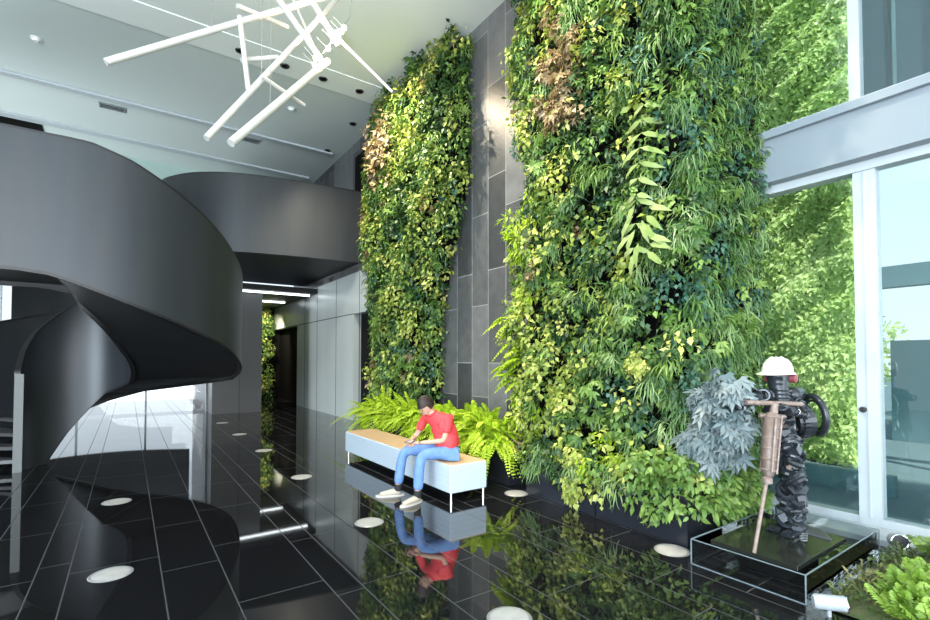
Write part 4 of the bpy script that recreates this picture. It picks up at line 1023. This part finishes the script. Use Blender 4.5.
L_.add(C_, norm(RNG.normal(0, 1, (n, 3)) + np.array([0, 0, .7])), norm(RNG.normal(0, .4, (n, 3)) + np.array([0, 0, 1])), RNG.uniform(.03, .07, n), .016, np.clip(.45 + .3 * np.sin(x * 5 + y * 4) + RNG.normal(0, .15, n), 0, 1), 'lance')
gc = L_.build('ground_cover', 'lf_moss'); tag(gc, 'low mixed moss and ground cover on the planting bed', 'ground cover', None, 'stuff')
def mk_bed(cx_, cy_, rx, ry, n_, h_):
    def f(L_):
        for k in range(n_):
            a = RNG.uniform(0, 6.28); r_ = math.sqrt(RNG.random())
            frond(L_, (cx_ + rx * r_ * math.cos(a), cy_ + ry * r_ * math.sin(a), .10), (RNG.normal(0, .6), RNG.normal(0, .6), 1), h_ * RNG.uniform(.7, 1.1), .05, 14, .050, .018, RNG.uniform(.25, .85))
    return f
single('bed_fern', mk_bed(4.08, .84, .46, .22, 380, .24), 'lf_fern2', 'bright green fern clump in the lower right corner of the photo', 'fern')
single('bed_fern', mk_bed(5.25, 1.05, .14, .16, 30, .17), 'lf_mid', 'dark green fern tuft beside the small lamp at the window', 'fern')
def uplight(c_, axis, r, ln, label):
    t = thing('garden_spotlight', label, 'spotlight', (c_[0], c_[1], 0)); a = Vector(axis).normalized(); o_ = Vector((0, 0, c_[2]))
    obj('lamp_housing', MB().tube([o_ - a * ln / 2, o_ - a * ln * .4, o_ + a * ln * .42, o_ + a * ln / 2], [r * .75, r * .92, r * .92, r], 24), 'lampgrey', t, smooth=True)
    obj('lamp_rim', MB().torus(o_ + a * ln / 2, r * .92, r * .1, a, 28, 8), 'chrome', t, smooth=True)
    obj('lamp_glass', MB().lathe([(0, .001), (r * .85, .001)], o_ + a * ln / 2, 24, axis=a), 'device', t)
    obj('stake', MB().tube([o_ - Vector((0, 0, r * .6)), (0, 0, 0)], .012, 8), 'lampgrey', t)
uplight((3.70, 1.30, .085), (.55, -.80, .05), .050, .17, 'pale grey cylindrical spotlight on the floor at the plinth corner')
uplight((5.28, 1.34, .12), (-.8, -.5, .1), .06, .11, 'small round spotlight low in front of the window')

# ================================================================== OUTSIDE
struct('ground_beyond', MB().box((-50, 17.3, -.2), (GX + .15, 60, -.05)), 'concrete_glare', 'paving beyond the far glazed doors, daylight glare put into its colour', 'paving')
struct('ground_outside', MB().box((GX + .15, -40, -.2), (60, 60, -.05)).box((-50, -40, -.2), (GX + .15, -6.1, -.05)), 'concrete', 'darkened paving outside the windows', 'paving')
hg = thing('green_hedge_wall', 'sunlit outdoor green wall seen through the window glass', 'hedge', (9.5, 4.2, 0))
HY0 = 2.72
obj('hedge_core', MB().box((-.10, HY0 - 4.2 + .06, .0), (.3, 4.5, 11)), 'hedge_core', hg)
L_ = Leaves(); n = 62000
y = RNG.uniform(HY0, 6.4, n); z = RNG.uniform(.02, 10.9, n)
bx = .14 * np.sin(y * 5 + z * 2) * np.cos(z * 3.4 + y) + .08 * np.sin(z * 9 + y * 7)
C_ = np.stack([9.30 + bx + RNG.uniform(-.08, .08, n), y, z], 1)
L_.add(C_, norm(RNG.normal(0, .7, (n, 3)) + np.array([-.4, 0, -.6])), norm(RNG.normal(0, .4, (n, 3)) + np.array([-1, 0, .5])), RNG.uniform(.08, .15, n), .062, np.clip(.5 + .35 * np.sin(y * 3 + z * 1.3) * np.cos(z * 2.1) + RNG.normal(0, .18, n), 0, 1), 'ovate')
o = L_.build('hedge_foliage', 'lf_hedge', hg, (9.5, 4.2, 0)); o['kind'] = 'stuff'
tag(obj('planter_kerb', MB().box((7.6, 1.9, -.05), (7.72, 9, .20)), 'bldg_frame'), 'low teal kerb in front of the outdoor green wall', 'kerb')
# canopy structure beyond the right hand doors
cn = thing('pergola', 'grey green steel canopy with posts outside the glass doors', 'pergola', (9.6, 0, 0))
obj('canopy_beam', MB().box((-.1, -12, 2.70), (.1, 3.0, 3.02)), 'bldg_frame', cn)
for yy in (1.25, -1.6, -5): obj('post', MB().box((-.06, yy - .07, -.05), (.06, yy + .07, 2.95)), 'bldg_frame', cn)
ub = thing('neighbouring_wing', 'dark blue grey upper wing of the building opposite', 'building', (11, -3, 0))
obj('wing_facade', MB().box((0, -14, 5.9), (.5, 6.15, 16)), 'bldg', ub)
fa = MB()
for k in range(24): fa.box((-.06, 6.05 - k * .5, 5.9), (0, 6.09 - k * .5, 16))
obj('mullions', fa, 'bldg_frame', ub)
lo = thing('reflection_block', 'added low block with timber slats, standing in for the reflected interior', 'building', (13, -2, 0))  # added block in place of the interior's reflection in the glass
obj('wall', MB().box((0, -10, -.05), (.4, 5.2, 2.0)), 'bldg_frame', lo)
sl_ = MB()
for k in range(5): sl_.box((-.05, -10, .3 + k * .35), (0, 4.4, .36 + k * .35))
obj('timber_slats', sl_, mat('timber', (.55, .38, .2), .7), lo)
def bush(name, c_, r, n_, label, m_='lf_hedge'):
    L_ = Leaves(); d = norm(RNG.normal(0, 1, (n_, 3))); rad = RNG.uniform(.6, 1, n_)
    bump_ = 1 + .25 * np.sin(d[:, 0] * 5 + 1) * np.cos(d[:, 1] * 6) + .15 * np.sin(d[:, 2] * 9)
    C2 = np.array(c_) + d * np.array(r) * (rad * bump_)[:, None]
    L_.add(C2, norm(d + RNG.normal(0, .6, (n_, 3))), norm(d + RNG.normal(0, .4, (n_, 3))), RNG.uniform(.14, .28, n_), .1, np.clip(RNG.normal(.45, .2, n_), 0, 1), 'ovate')
    t = thing(name, label, 'tree', (c_[0], c_[1], -.05))
    L_.build('crown', m_, t, (c_[0], c_[1], -.05))
    obj('trunk', MB().tube([(0, 0, 0), (.05, .02, c_[2] * .6), (0, 0, c_[2])], [.12, .09, .05], 10), 'bark', t)
bush('garden_tree', (19, 1.9, 2.0), (1.4, 1.4, 1.4), 2600, 'rounded tree across the garden behind the glass doors')
bush('garden_tree', (21, -3.4, 2.3), (1.9, 2.1, 1.8), 3000, 'wider tree farther right across the garden')
bush('garden_tree', (17.5, 5.4, 2.0), (1.1, 1.1, 1.6), 2000, 'slim tree next to the outdoor green wall')
